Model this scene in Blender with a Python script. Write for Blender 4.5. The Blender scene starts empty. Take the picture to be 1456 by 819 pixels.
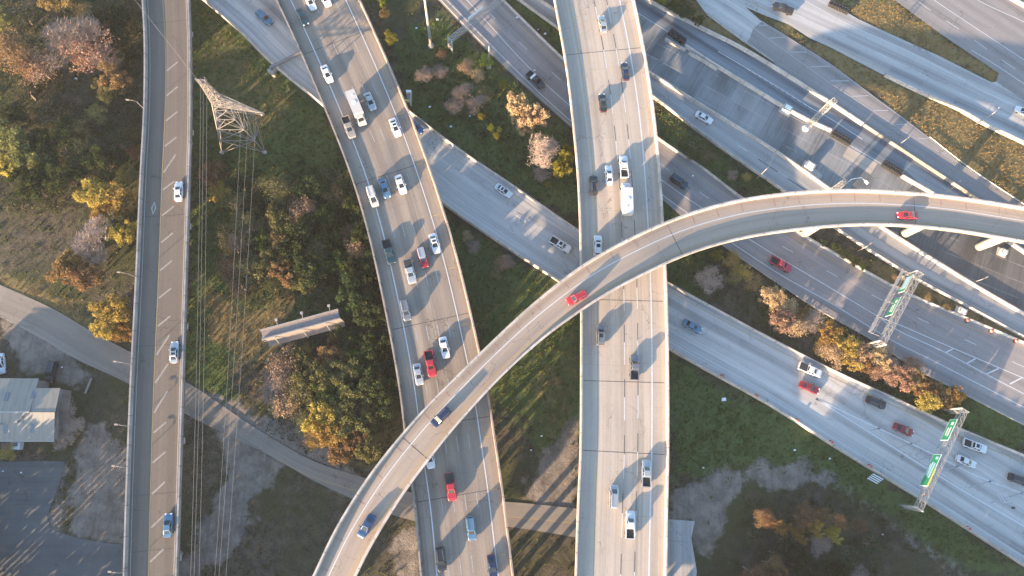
import bpy, bmesh, math, random
import numpy as np
from mathutils import Vector, Matrix, Quaternion

# ------------------------------------------------------------------ camera, sky, sun, exposure
S = bpy.context.scene
COL = S.collection
FOC, CX, CY, CAM_H = 970.0, 728.0, 409.5, 160.0       # focal length and centre in photo pixels, flying height in metres
NADIR = (690.0, 630.0)                                # the point straight below the drone
_n = np.array([NADIR[0] - CX, NADIR[1] - CY, FOC]); _n /= np.linalg.norm(_n)
_Z = -_n
_X = np.array([1.0, 0, 0]) - _n[0] * _n; _X /= np.linalg.norm(_X)
_Y = np.cross(_Z, _X)
RW = np.array([_X, _Y, _Z])                           # camera space (x right, y down, z ahead) to the world

def P(px, py, z=0.0):
    """Where the sight line through a photo pixel meets the height z."""
    d = RW @ np.array([px - CX, py - CY, FOC])
    t = (z - CAM_H) / d[2]
    return Vector((d[0] * t, d[1] * t, z))

def pix(x, y, z):
    c = RW.T @ np.array([x, y, z - CAM_H])
    return c[0] / c[2] * FOC + CX, c[1] / c[2] * FOC + CY

cam = bpy.data.cameras.new('camera')
cam.sensor_width = 36.0
cam.lens = 36.0 * FOC / 1456.0
cam.clip_end = 5000
cam_o = bpy.data.objects.new('camera', cam); COL.objects.link(cam_o)
r_, d_, f_ = RW @ np.array([1, 0, 0]), RW @ np.array([0, 1, 0]), RW @ np.array([0, 0, 1])
cam_o.matrix_world = Matrix(((r_[0], -d_[0], -f_[0], 0), (r_[1], -d_[1], -f_[1], 0), (r_[2], -d_[2], -f_[2], CAM_H), (0, 0, 0, 1)))
S.camera = cam_o

SUN_EL, SUN_DIR = math.radians(10.2), (1.0, 1.07)      # SUN_DIR is where shadows fall
wd = bpy.data.worlds.new('World'); S.world = wd; wd.use_nodes = True
nt = wd.node_tree
sky = nt.nodes.new('ShaderNodeTexSky'); sky.sky_type = 'NISHITA'; sky.sun_disc = False
sky.sun_elevation = SUN_EL
sky.sun_rotation = math.atan2(-SUN_DIR[0], -SUN_DIR[1]) % (2 * math.pi)
sky.air_density = 1.0; sky.dust_density = 1.0; sky.ozone_density = 2.5
nt.links.new(sky.outputs[0], nt.nodes['Background'].inputs[0])
nt.nodes['Background'].inputs[1].default_value = 0.15
sun = bpy.data.lights.new('sun', 'SUN'); sun.energy = 5.0; sun.angle = math.radians(0.5); sun.color = (1.0, 0.72, 0.46)
sun_o = bpy.data.objects.new('sun', sun); COL.objects.link(sun_o)
_h = Vector((SUN_DIR[0], SUN_DIR[1], 0)).normalized()
SUNV = Vector((_h.x * math.cos(SUN_EL), _h.y * math.cos(SUN_EL), -math.sin(SUN_EL)))
sun_o.rotation_euler = SUNV.to_track_quat('-Z', 'Y').to_euler()
S.view_settings.view_transform = 'Standard'; S.view_settings.look = 'None'
S.view_settings.gamma = 1.0; S.view_settings.use_curve_mapping = False
S.view_settings.exposure = 2.15

# ------------------------------------------------------------------ small tools
rnd = random.Random(7)
nrng = np.random.default_rng(11)

def tag(o, label=None, cat=None, group=None, kind=None):
    for k, v in (('label', label), ('category', cat), ('group', group), ('kind', kind)):
        if v: o[k] = v
    return o

def empty(name, loc=(0, 0, 0), rz=0.0, label=None, cat=None, group=None):
    o = bpy.data.objects.new(name, None); COL.objects.link(o)
    o.location = loc; o.rotation_euler = (0, 0, rz); o.empty_display_size = 0.3
    return tag(o, label, cat, group)

def link(name, me, mat=None, parent=None):
    o = bpy.data.objects.new(name, me); COL.objects.link(o)
    if mat is not None and not me.materials: me.materials.append(mat)
    if parent is not None: o.parent = parent
    return o

class MB:
    """Collects boxes, bars and tubes for one mesh."""
    def __init__(s): s.v = []; s.f = []; s.uv = None
    def add(s, vs, fs):
        b = len(s.v); s.v += [tuple(p) for p in vs]; s.f += [tuple(i + b for i in f) for f in fs]
        return s
    def hexa(s, p):
        return s.add(p, [(3, 2, 1, 0), (4, 5, 6, 7), (0, 1, 5, 4), (1, 2, 6, 5), (2, 3, 7, 6), (3, 0, 4, 7)])
    def box(s, x0, x1, y0, y1, z0, z1):
        return s.hexa([(x0, y0, z0), (x1, y0, z0), (x1, y1, z0), (x0, y1, z0), (x0, y0, z1), (x1, y0, z1), (x1, y1, z1), (x0, y1, z1)])
    def bar(s, a, b, w, h=None, up=(0, 0, 1)):
        a, b = Vector(a), Vector(b); h = h or w
        d = b - a
        if d.length < 1e-6: return s
        d.normalize(); u = Vector(up)
        if abs(d.dot(u)) > 0.98: u = Vector((1, 0, 0))
        r = d.cross(u).normalized() * w / 2; t = r.cross(d).normalized() * h / 2
        return s.hexa([a - r - t, a + r - t, b + r - t, b - r - t, a - r + t, a + r + t, b + r + t, b - r + t])
    def tube(s, pts, rad, n=8, cap=True):
        pts = [Vector(p) for p in pts]
        if not hasattr(rad, '__len__'): rad = [rad] * len(pts)
        base = len(s.v); pr = None
        for i, p in enumerate(pts):
            d = (pts[min(i + 1, len(pts) - 1)] - pts[max(i - 1, 0)])
            if d.length < 1e-9: d = Vector((0, 0, 1))
            d.normalize()
            if pr is None:
                u = Vector((0, 0, 1)) if abs(d.z) < 0.9 else Vector((1, 0, 0))
                pr = d.cross(u).normalized()
            else:
                pr = (pr - d * pr.dot(d)).normalized()
            q = d.cross(pr)
            for k in range(n):
                a = 2 * math.pi * k / n
                s.v.append(tuple(p + (pr * math.cos(a) + q * math.sin(a)) * rad[i]))
        for i in range(len(pts) - 1):
            for k in range(n):
                k2 = (k + 1) % n
                s.f.append((base + i * n + k, base + i * n + k2, base + (i + 1) * n + k2, base + (i + 1) * n + k))
        if cap:
            s.f.append(tuple(base + k for k in reversed(range(n))))
            s.f.append(tuple(base + (len(pts) - 1) * n + k for k in range(n)))
        return s
    def mesh(s, name, smooth=False):
        me = bpy.data.meshes.new(name); me.from_pydata(s.v, [], s.f)
        if s.uv is not None:
            l = me.uv_layers.new(name='UVMap')
            idx = np.empty(len(me.loops), dtype=np.int32); me.loops.foreach_get('vertex_index', idx)
            l.data.foreach_set('uv', np.asarray(s.uv, dtype=np.float32)[idx].ravel())
        if smooth: me.shade_smooth()
        me.update(); return me
    def build(s, name, mat, parent=None, smooth=False):
        return link(name, s.mesh(name, smooth), mat, parent)

# ------------------------------------------------------------------ materials
class G:
    """A terse node graph."""
    def __init__(s, name):
        s.m = bpy.data.materials.new(name); s.m.use_nodes = True
        s.t = s.m.node_tree; s.b = s.t.nodes['Principled BSDF']
    def n(s, typ, **kw):
        o = s.t.nodes.new('ShaderNode' + typ)
        for k, v in kw.items(): setattr(o, k, v)
        return o
    def l(s, a, b): s.t.links.new(a, b)
    def val(s, sock, v):
        if hasattr(v, 'is_linked') or hasattr(v, 'links'): s.l(v, sock)
        else: sock.default_value = v
    def math(s, op, a, b=0.0, c=None, clamp=False):
        o = s.n('Math', operation=op, use_clamp=clamp); s.val(o.inputs[0], a); s.val(o.inputs[1], b)
        if c is not None: s.val(o.inputs[2], c)
        return o.outputs[0]
    def mix(s, f, a, b, blend='MIX'):
        o = s.n('Mix', data_type='RGBA', blend_type=blend); s.val(o.inputs[0], f)
        for sock, v in ((o.inputs[6], a), (o.inputs[7], b)):
            if isinstance(v, tuple): v = (*v[:3], 1.0)
            s.val(sock, v)
        return o.outputs[2]
    def noise(s, vec, scale, detail=4.0, rough=0.55, dist=0.0):
        o = s.n('TexNoise'); o.inputs['Scale'].default_value = scale; o.inputs['Detail'].default_value = detail
        o.inputs['Roughness'].default_value = rough; o.inputs['Distortion'].default_value = dist
        if vec is not None: s.l(vec, o.inputs['Vector'])
        return o.outputs[0]
    def ramp(s, f, lo, hi):
        o = s.n('MapRange', interpolation_type='SMOOTHSTEP'); s.val(o.inputs[0], f)
        o.inputs[1].default_value = lo; o.inputs[2].default_value = hi
        return o.outputs[0]
    def coord(s, which='Object', scale=(1, 1, 1)):
        c = s.n('TexCoord'); mp = s.n('Mapping'); mp.inputs['Scale'].default_value = scale
        s.l(c.outputs[which], mp.inputs[0]); return mp.outputs[0]
    def bump(s, h, strength=0.3, dist=0.05):
        o = s.n('Bump'); o.inputs['Strength'].default_value = strength; o.inputs['Distance'].default_value = dist
        s.l(h, o.inputs['Height']); s.l(o.outputs[0], s.b.inputs['Normal'])

def simple(name, col, rough=0.7, metal=0.0, coat=0.0, var=0.25, scale=1.5, emit=None):
    g = G(name)
    n = g.noise(g.coord('Object'), scale, 5)
    d = tuple(c * (1 - var) for c in col); u = tuple(min(1, c * (1 + var * 0.5)) for c in col)
    g.l(g.mix(n, d, u), g.b.inputs['Base Color'])
    g.b.inputs['Roughness'].default_value = rough; g.b.inputs['Metallic'].default_value = metal
    g.b.inputs['Coat Weight'].default_value = coat; g.b.inputs['Coat Roughness'].default_value = 0.08
    return g.m

def road_mat(name, base, dark, stain, lane=3.6, u0=1.8, track=0.5, joint=4.6, jd=0.35, streak=0.6, seed=0.0, blotch=0.5, jcol=None):
    """Worn pavement: oil bands in the lanes, long streaks, blotches, cracks, sawn joints; u runs across, v along (metres)."""
    g = G(name)
    uv = g.n('UVMap'); uv.uv_map = 'UVMap'
    sep = g.n('SeparateXYZ'); g.l(uv.outputs[0], sep.inputs[0]); u, v = sep.outputs[0], sep.outputs[1]
    def vec(su, sv, off=0.0):
        c = g.n('CombineXYZ'); g.l(g.math('MULTIPLY', u, su), c.inputs[0]); g.l(g.math('MULTIPLY', v, sv), c.inputs[1]); c.inputs[2].default_value = seed + off
        return c.outputs[0]
    wob = g.noise(vec(0.02, 0.03, 3), 1.0, 2)
    uu = g.math('ADD', u, g.math('MULTIPLY', wob, 0.8))
    band = g.math('COSINE', g.math('MULTIPLY', g.math('SUBTRACT', uu, u0), 2 * math.pi / lane))
    band = g.ramp(band, -0.2, 1.0)
    wheel = g.ramp(g.math('COSINE', g.math('MULTIPLY', g.math('SUBTRACT', uu, u0 + lane / 4), 4 * math.pi / lane)), 0.0, 1.0)
    amp = g.ramp(g.noise(vec(0.25, 0.012, 1), 1.0, 3), 0.3, 0.7)
    st = g.ramp(g.noise(vec(2.2, 0.02, 5), 1.0, 5), 0.35, 0.7)
    bl = g.ramp(g.noise(vec(0.13, 0.05, 9), 1.0, 6, 0.65), 0.36, 0.7)
    fine = g.noise(vec(1.0, 1.0, 2), 2.4, 6, 0.7)
    f = g.math('MULTIPLY', band, g.math('MULTIPLY', amp, track))
    f = g.math('ADD', f, g.math('MULTIPLY', wheel, track * 0.22))
    f = g.math('ADD', f, g.math('MULTIPLY', st, streak * 0.55))
    f = g.math('ADD', f, g.math('MULTIPLY', bl, blotch * 0.5))
    c = g.mix(g.math('MINIMUM', f, 1.0), base, dark)
    c = g.mix(g.math('MULTIPLY', g.ramp(g.noise(vec(0.05, 0.02, 20), 1.0, 3), 0.5, 0.75), 0.55), c, stain)
    wn = g.n('TexWhiteNoise'); cv = g.n('CombineXYZ')
    g.l(g.math('FLOOR', g.math('DIVIDE', g.math('SUBTRACT', u, u0 - lane / 2), lane)), cv.inputs[0]); g.l(g.math('FLOOR', g.math('DIVIDE', v, (joint or 18.0) * 2)), cv.inputs[1]); cv.inputs[2].default_value = seed
    g.l(cv.outputs[0], wn.inputs['Vector'])
    c = g.mix(g.math('MULTIPLY', g.ramp(wn.outputs['Value'], 0.45, 1.0), 0.3), c, stain)
    c = g.mix(0.35, c, g.mix(fine, (0.25, 0.25, 0.25), (0.95, 0.95, 0.95)), 'SOFT_LIGHT')
    # cracks and joints
    vo = g.n('TexVoronoi', feature='DISTANCE_TO_EDGE'); vo.inputs['Scale'].default_value = 0.11
    g.l(vec(1, 1, 4), vo.inputs['Vector'])
    wv = g.n('VectorMath', operation='ADD'); g.l(vec(1, 1, 4), wv.inputs[0])
    nz = g.n('TexNoise'); nz.inputs['Scale'].default_value = 0.5; g.l(vec(1, 1, 6), nz.inputs['Vector'])
    sc = g.n('VectorMath', operation='SCALE'); g.l(nz.outputs[1], sc.inputs[0]); sc.inputs[3].default_value = 3.0
    g.l(sc.outputs[0], wv.inputs[1]); g.l(wv.outputs[0], vo.inputs['Vector'])
    crack = g.math('MULTIPLY', g.math('LESS_THAN', vo.outputs['Distance'], 0.006), g.math('GREATER_THAN', bl, 0.45))
    if joint:
        fr = g.math('FRACT', g.math('DIVIDE', v, joint))
        jn = g.math('LESS_THAN', fr, (0.3 if jcol else 0.12) / joint)
        jn = g.math('MULTIPLY', jn, g.ramp(g.noise(vec(0.08, 0.03, 14), 1.0, 2), 0.42, 0.6))
        c = g.mix(g.math('MULTIPLY', jn, jd), c, jcol or tuple(x * 0.45 for x in dark))
    c = g.mix(g.math('MULTIPLY', crack, 0.45), c, tuple(x * 0.35 for x in dark))
    g.l(c, g.b.inputs['Base Color'])
    g.b.inputs['Roughness'].default_value = 0.82
    g.b.inputs['Specular IOR Level'].default_value = 0.3
    g.bump(fine, 0.25, 0.03)
    return g.m

def wall_mat(name, col):
    """Cast barrier concrete: segment joints along v, streaks and grime."""
    g = G(name); uv = g.n('UVMap'); uv.uv_map = 'UVMap'; sep = g.n('SeparateXYZ'); g.l(uv.outputs[0], sep.inputs[0]); v = sep.outputs[1]
    co = g.coord('Object')
    c = g.mix(g.ramp(g.noise(co, 0.35, 6, .65), .3, .72), tuple(x * .66 for x in col), tuple(min(1, x * 1.12) for x in col))
    c = g.mix(g.math('MULTIPLY', g.ramp(g.noise(co, 2.6, 4, .7), .52, .75), .5), c, tuple(x * .5 for x in col))
    wn = g.n('TexWhiteNoise', noise_dimensions='1D'); g.l(g.math('FLOOR', g.math('DIVIDE', v, 6.1)), wn.inputs['W'])
    c = g.mix(g.math('MULTIPLY', wn.outputs['Value'], .28), c, tuple(x * .6 for x in col))
    j = g.math('LESS_THAN', g.math('FRACT', g.math('DIVIDE', v, 6.1)), .03)
    c = g.mix(g.math('MULTIPLY', j, .65), c, tuple(x * .25 for x in col))
    g.l(c, g.b.inputs['Base Color']); g.b.inputs['Roughness'].default_value = .87
    return g.m

def leaf_mat(name, c1, c2, trans=0.35):
    g = G(name)
    geo = g.n('NewGeometry')
    r = geo.outputs['Random Per Island']
    clump = g.ramp(g.noise(g.coord('Object'), 0.55, 3), 0.35, 0.65)
    c = g.mix(r, c1, c2)
    c = g.mix(g.math('MULTIPLY', clump, 0.45), c, tuple(x * 0.5 for x in c1))
    oi = g.n('ObjectInfo')
    hs = g.n('HueSaturation'); g.l(c, hs.inputs['Color'])
    g.l(g.math('ADD', g.math('MULTIPLY', oi.outputs['Random'], 0.05), 0.475), hs.inputs['Hue'])
    g.l(g.math('ADD', g.math('MULTIPLY', oi.outputs['Random'], 0.5), 0.75), hs.inputs['Value'])
    c = hs.outputs[0]
    d = g.n('BsdfDiffuse'); t = g.n('BsdfTranslucent'); mx = g.n('MixShader'); mx.inputs[0].default_value = trans
    g.l(c, d.inputs[0]); g.l(c, t.inputs[0]); g.l(d.outputs[0], mx.inputs[1]); g.l(t.outputs[0], mx.inputs[2])
    g.l(mx.outputs[0], g.t.nodes['Material Output'].inputs[0])
    return g.m

M = {}
M['deck_west'] = road_mat('weathered brown concrete deck', (0.16, 0.13, 0.10), (0.092, 0.076, 0.062), (0.125, 0.104, 0.083), lane=3.4, u0=5.4, seed=1, joint=0, track=0.45)
M['deck_mid'] = road_mat('brown grey concrete deck', (0.315, 0.25, 0.19), (0.145, 0.12, 0.10), (0.225, 0.182, 0.142), lane=3.6, u0=4.5, seed=5, joint=5.0, jd=0.2, track=0.6)
M['deck_main'] = road_mat('pale concrete deck', (0.47, 0.385, 0.302), (0.235, 0.20, 0.163), (0.36, 0.305, 0.25), lane=3.6, u0=6.2, seed=9, joint=4.5, jd=0.2, track=0.45)
M['deck_ramp'] = road_mat('tan concrete ramp deck', (0.41, 0.318, 0.24), (0.235, 0.188, 0.15), (0.33, 0.262, 0.20), lane=3.9, u0=5.2, seed=13, joint=0, track=0.55)
M['pave_blue'] = road_mat('light grey concrete pavement', (0.52, 0.49, 0.445), (0.23, 0.218, 0.20), (0.39, 0.37, 0.34), lane=3.7, u0=3.4, seed=17, joint=4.6, jd=0.25, track=0.8)
M['pave_brown'] = road_mat('brownish grey pavement', (0.31, 0.275, 0.255), (0.155, 0.14, 0.132), (0.22, 0.195, 0.18), lane=3.7, u0=2.2, seed=21, joint=4.6, jd=0.35, track=0.55)
M['pave_far'] = road_mat('brown far pavement', (0.27, 0.245, 0.23), (0.15, 0.138, 0.13), (0.20, 0.18, 0.168), lane=3.7, u0=2.2, seed=22, joint=4.6, jd=0.35, track=0.55)
M['pave_feeder'] = road_mat('worn feeder pavement', (0.44, 0.425, 0.40), (0.20, 0.195, 0.19), (0.33, 0.32, 0.30), lane=4.2, u0=3.4, seed=18, joint=4.6, jd=0.25, track=1.0)
M['pave_grey'] = road_mat('grey pavement', (0.36, 0.35, 0.33), (0.18, 0.175, 0.168), (0.27, 0.26, 0.25), lane=3.8, u0=1.6, seed=25, joint=4.6, jd=0.3, track=0.7)
M['pave_dark'] = road_mat('dark polished pavement', (0.22, 0.24, 0.255), (0.06, 0.068, 0.078), (0.13, 0.14, 0.15), lane=4.0, u0=2.4, seed=29, joint=0, track=1.0)
M['pave_slab'] = road_mat('stained slab of the closed carriageway', (0.25, 0.255, 0.252), (0.105, 0.11, 0.11), (0.33, 0.32, 0.30), lane=7.0, u0=2.0, seed=33, joint=4.2, jd=0.55, track=0.45, blotch=1.5, streak=0.9, jcol=(0.36, 0.35, 0.33))
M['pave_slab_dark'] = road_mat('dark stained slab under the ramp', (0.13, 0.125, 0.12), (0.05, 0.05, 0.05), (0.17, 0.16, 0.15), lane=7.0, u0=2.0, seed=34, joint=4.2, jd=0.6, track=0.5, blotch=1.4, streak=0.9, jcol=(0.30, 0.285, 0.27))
M['pave_old'] = road_mat('old frontage road asphalt', (0.255, 0.215, 0.172), (0.16, 0.136, 0.112), (0.31, 0.265, 0.215), lane=3.2, u0=1.6, seed=37, joint=0, track=0.35, blotch=0.9)
M['lot'] = road_mat('dark wet looking asphalt lot', (0.11, 0.115, 0.113), (0.055, 0.058, 0.058), (0.17, 0.168, 0.158), lane=9.0, u0=1.6, seed=41, joint=0, track=0.3, blotch=1.2)
M['concrete'] = wall_mat('barrier concrete', (0.58, 0.50, 0.42))
M['parapet_west'] = wall_mat('dull parapet concrete', (0.32, 0.295, 0.275))
M['parapet_mid'] = wall_mat('brownish parapet concrete', (0.36, 0.29, 0.24))
M['pier'] = simple('pier concrete', (0.45, 0.40, 0.34), 0.9, var=0.3, scale=0.8)
M['white_paint'] = simple('worn white road paint', (0.62, 0.61, 0.59), 0.7, var=0.35, scale=2.2)
M['faded_paint'] = simple('faded white road paint', (0.40, 0.385, 0.365), 0.75, var=0.5, scale=2.2)
M['yellow_paint'] = simple('worn yellow road paint', (0.45, 0.31, 0.12), 0.7, var=0.35, scale=2.2)
M['dark_paint'] = simple('black contrast paint', (0.10, 0.09, 0.085), 0.8)
M['joint'] = simple('rubber joint sealant', (0.085, 0.075, 0.066), 0.9)
M['red_joint'] = simple('rust stained joint', (0.33, 0.16, 0.125), 0.9, var=0.4, scale=3)
M['steel'] = simple('galvanised steel', (0.43, 0.395, 0.35), 0.5, 0.35)
M['pylon'] = simple('dull galvanised pylon steel', (0.30, 0.26, 0.225), 0.65, 0.2)
M['dull_paint'] = simple('nearly worn away paint', (0.31, 0.275, 0.235), 0.8, var=0.5, scale=2.5)
M['steel_dark'] = simple('weathered steel', (0.28, 0.26, 0.24), 0.6, 0.3)
M['wood'] = simple('grey weathered timber', (0.30, 0.26, 0.22), 0.9)
M['billboard'] = simple('back of the billboard boards', (0.27, 0.225, 0.195), 0.85, var=0.45)
M['green_sign'] = simple('green reflective sheet', (0.02, 0.30, 0.13), 0.4, var=0.1)
M['blue_sign'] = simple('pale blue sign legend', (0.45, 0.62, 0.75), 0.5, var=0.1)
M['yellow_sign'] = simple('yellow sign strip', (0.75, 0.60, 0.12), 0.5, var=0.1)
M['white_sign'] = simple('white sign sheet', (0.8, 0.8, 0.78), 0.5, var=0.05)
M['rubber'] = simple('black rubber', (0.018, 0.018, 0.019), 0.85)
M['glass'] = simple('dark vehicle glass', (0.02, 0.026, 0.032), 0.06, var=0.1)
M['bedliner'] = simple('black bed liner', (0.03, 0.03, 0.032), 0.8)
M['lamp_clear'] = simple('clear headlamp', (0.75, 0.75, 0.72), 0.15)
M['lamp_red'] = simple('red tail lamp', (0.45, 0.02, 0.02), 0.25)
M['orange'] = simple('orange red drum plastic', (0.62, 0.10, 0.06), 0.55)
M['roof_metal'] = None
M['bark'] = simple('bark', (0.17, 0.13, 0.105), 0.95)
M['bark_pale'] = simple('pale twig bark', (0.40, 0.30, 0.235), 0.9, var=0.35)
M['bark_pink'] = simple('pinkish twig bark', (0.28, 0.205, 0.16), 0.9, var=0.35)
def paint(name, c, metal=0.0): 
    return simple(name + ' car paint', c, 0.32, metal, 0.8, var=0.06)
PAINT = dict(white=paint('white', (0.63, 0.63, 0.62)), silver=paint('silver', (0.46, 0.47, 0.47), 0.5), grey=paint('grey', (0.19, 0.20, 0.21), 0.4),
    black=paint('black', (0.015, 0.016, 0.018)), navy=paint('navy', (0.015, 0.028, 0.07), 0.3), blue=paint('blue', (0.018, 0.06, 0.15), 0.3),
    steelblue=paint('steel blue', (0.10, 0.20, 0.29), 0.4), teal=paint('dark teal', (0.02, 0.05, 0.065), 0.3), red=paint('red', (0.36, 0.02, 0.03)),
    darkred=paint('dark red', (0.24, 0.012, 0.02), 0.2), beige=paint('beige', (0.52, 0.48, 0.43)), tan=paint('tan', (0.34, 0.30, 0.25), 0.3))
LEAF = dict(yellow=leaf_mat('yellow leaves', (0.36, 0.245, 0.065), (0.52, 0.38, 0.11)), orange=leaf_mat('orange brown leaves', (0.24, 0.15, 0.065), (0.36, 0.23, 0.11)),
    peach=leaf_mat('peach brown leaves', (0.42, 0.275, 0.165), (0.60, 0.42, 0.265)), olive=leaf_mat('olive leaves', (0.14, 0.138, 0.05), (0.26, 0.235, 0.095)),
    green=leaf_mat('green leaves', (0.055, 0.085, 0.022), (0.10, 0.13, 0.035)), dark=leaf_mat('dark green leaves', (0.046, 0.066, 0.026), (0.10, 0.118, 0.045)),
    lime=leaf_mat('yellow green leaves', (0.26, 0.26, 0.03), (0.42, 0.40, 0.06)), litter=leaf_mat('undergrowth leaves', (0.052, 0.06, 0.026), (0.12, 0.108, 0.048), 0.2),
    grass=leaf_mat('grass blades', (0.085, 0.125, 0.025), (0.20, 0.215, 0.05), 0.35), dry=leaf_mat('dry grass blades', (0.26, 0.19, 0.075), (0.38, 0.28, 0.12), 0.3))

# ------------------------------------------------------------------ ribbons: roads and decks from their traced edges
def smooth(pts, step=2.0, ext=(0.0, 0.0)):
    """Catmull-Rom through 3-D points, resampled, run on straight at both ends."""
    p = [np.array(q, float) for q in pts]
    p = [2 * p[0] - p[1]] + p + [2 * p[-1] - p[-2]]
    out = []
    for i in range(1, len(p) - 2):
        n = max(2, int(np.linalg.norm(p[i + 1] - p[i]) / step))
        for k in range(n):
            t = k / n
            a, b, c, d = p[i - 1], p[i], p[i + 1], p[i + 2]
            tb = np.linalg.norm(b - a) ** .5; tc = tb + np.linalg.norm(c - b) ** .5; td = tc + np.linalg.norm(d - c) ** .5
            T = tb + (tc - tb) * t
            A1 = a * (tb - T) / tb + b * T / tb
            A2 = b * (tc - T) / (tc - tb) + c * (T - tb) / (tc - tb)
            A3 = c * (td - T) / (td - tc) + d * (T - tc) / (td - tc)
            B1 = A1 * (tc - T) / tc + A2 * T / tc
            B2 = A2 * (td - T) / (td - tb) + A3 * (T - tb) / (td - tb)
            out.append(B1 * (tc - T) / (tc - tb) + B2 * (T - tb) / (tc - tb))
    out.append(p[-2])
    if ext[0] > 0:
        d = out[0] - out[2]; d[2] = 0; d /= np.linalg.norm(d)
        out = [out[0] + d * k for k in np.arange(ext[0], 0.5, -step)] + out
    if ext[1] > 0:
        d = out[-1] - out[-3]; d[2] = 0; d /= np.linalg.norm(d)
        out = out + [out[-1] + d * k for k in np.arange(step, ext[1], step)]
    return np.array(out)

def trace(px, z): 
    if not hasattr(z, '__len__'): z = [z] * len(px)
    return [P(a, b, c) for (a, b), c in zip(px, z)]

class Ribbon:
    def __init__(s, left, right, zl, zr=None, ext=(60, 60), step=2.0):
        zr = zl if zr is None else zr
        L = smooth(trace(left, zl), step, ext); R = smooth(trace(right, zr), step * 2, (ext[0] + 80, ext[1] + 80))
        T = np.gradient(L[:, :2], axis=0); T /= np.linalg.norm(T, axis=1)[:, None]
        N = np.stack([T[:, 1], -T[:, 0]], 1)
        mid = len(L) // 2
        j = np.argmin(np.linalg.norm(R[:, :2] - L[mid, :2], axis=1))
        if np.dot(R[j, :2] - L[mid, :2], N[mid]) < 0: N = -N
        wd = []
        a, b = R[:-1, :2], R[1:, :2]
        for p, n in zip(L[:, :2], N):
            e = b - a
            den = n[0] * e[:, 1] - n[1] * e[:, 0]
            den = np.where(abs(den) < 1e-9, 1e-9, den)
            q = a - p
            t = (q[:, 0] * e[:, 1] - q[:, 1] * e[:, 0]) / den
            uu = (q[:, 0] * n[1] - q[:, 1] * n[0]) / den
            ok = (uu >= -1e-6) & (uu <= 1 + 1e-6) & (t > 0.5)
            wd.append(t[ok].min() if ok.any() else np.nan)
        wd = np.array(wd); k = np.arange(len(wd)); g = ~np.isnan(wd)
        wd = np.interp(k, k[g], wd[g])
        ker = np.ones(9) / 9
        wd = np.convolve(np.pad(wd, 4, 'edge'), ker, 'valid')
        s.L, s.N, s.w, s.T = L, N, wd, T
        s.s = np.concatenate([[0], np.cumsum(np.linalg.norm(np.diff(L[:, :2], axis=0), axis=1))])
        s.n = len(L)
    def off(s, d):
        """Path at the distance d from the first edge (negative: from the second)."""
        dd = np.full(s.n, d, float) if d >= 0 else s.w + d
        p = s.L.copy(); p[:, :2] += s.N * dd[:, None]
        return p
    def zat(s, x, y):
        return s.L[np.argmin((s.L[:, 0] - x) ** 2 + (s.L[:, 1] - y) ** 2), 2]
    def surface(s, name, mat, thick=0.0, parent=None, over=0.0):
        a, b = s.off(0.0).copy(), None
        bb = s.L.copy(); bb[:, :2] += s.N * (s.w + over)[:, None]
        a[:, :2] -= s.N * over
        m = MB(); m.uv = []
        K = 3
        for i in range(s.n):
            for k in range(K):
                t = k / (K - 1); q = a[i] * (1 - t) + bb[i] * t
                m.v.append(tuple(q)); m.uv.append((t * s.w[i], s.s[i]))
        fl = np.cross(np.append(s.T[0], 0), np.append(s.N[0], 0))[2] > 0
        def quad(f): m.f.append(tuple(f) if fl else tuple(reversed(f)))
        for i in range(s.n - 1):
            for k in range(K - 1):
                quad((i * K + k, (i + 1) * K + k, (i + 1) * K + k + 1, i * K + k + 1))
        if thick:
            base = len(m.v)
            for i in range(s.n):
                inn = s.N[i] * min(1.2, s.w[i] * .1)
                for q, sg, dz in ((a[i], 0, -0.35), (a[i], 1, -thick), (bb[i], -1, -thick), (bb[i], 0, -0.35)):
                    m.v.append((q[0] + inn[0] * sg, q[1] + inn[1] * sg, q[2] + dz)); m.uv.append((0.5, s.s[i]))
            for i in range(s.n - 1):
                r0 = [i * K] + [base + i * 4 + k for k in range(4)] + [i * K + K - 1]
                r1 = [(i + 1) * K] + [base + (i + 1) * 4 + k for k in range(4)] + [(i + 1) * K + K - 1]
                for k in range(5): quad((r0[k], r0[k + 1], r1[k + 1], r1[k]))
        return m.build(name, mat, parent)
    def line(s, name, d, w, mat, parent, dash=None, dz=0.012, phase=0.0, rng=None):
        return strip(name, s.off(d), w, mat, parent, dash, dz, phase, rng)
    def wall(s, name, d, mat, parent, prof, rng=None, skip=None):
        return sweep(name, s.off(d), s.N, mat, parent, prof, rng)

def strip(name, path, w, mat, parent=None, dash=None, dz=0.012, phase=0.0, rng=None):
    path = np.asarray(path); T = np.gradient(path[:, :2], axis=0); T /= np.linalg.norm(T, axis=1)[:, None]
    N = np.stack([T[:, 1], -T[:, 0]], 1) * w / 2
    L = np.concatenate([[0], np.cumsum(np.linalg.norm(np.diff(path[:, :2], axis=0), axis=1))])
    m = MB()
    def seg(a, b):
        ks = [a] + [x for x in L if a < x < b] + [b]
        pts = [[np.interp(k, L, path[:, j]) for j in range(3)] + [np.interp(k, L, N[:, j]) for j in range(2)] for k in ks]
        base = len(m.v)
        for q in pts:
            m.v.append((q[0] - q[3], q[1] - q[4], q[2] + dz)); m.v.append((q[0] + q[3], q[1] + q[4], q[2] + dz))
        for i in range(len(pts) - 1): m.f.append((base + 2 * i, base + 2 * i + 1, base + 2 * i + 3, base + 2 * i + 2))
    a0, b0 = (0, L[-1]) if rng is None else (rng[0] * L[-1], rng[1] * L[-1])
    if dash:
        k = a0 + phase
        while k < b0: seg(k, min(k + dash[0], b0)); k += dash[1]
    else: seg(a0, b0)
    return m.build(name, mat, parent)

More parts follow.
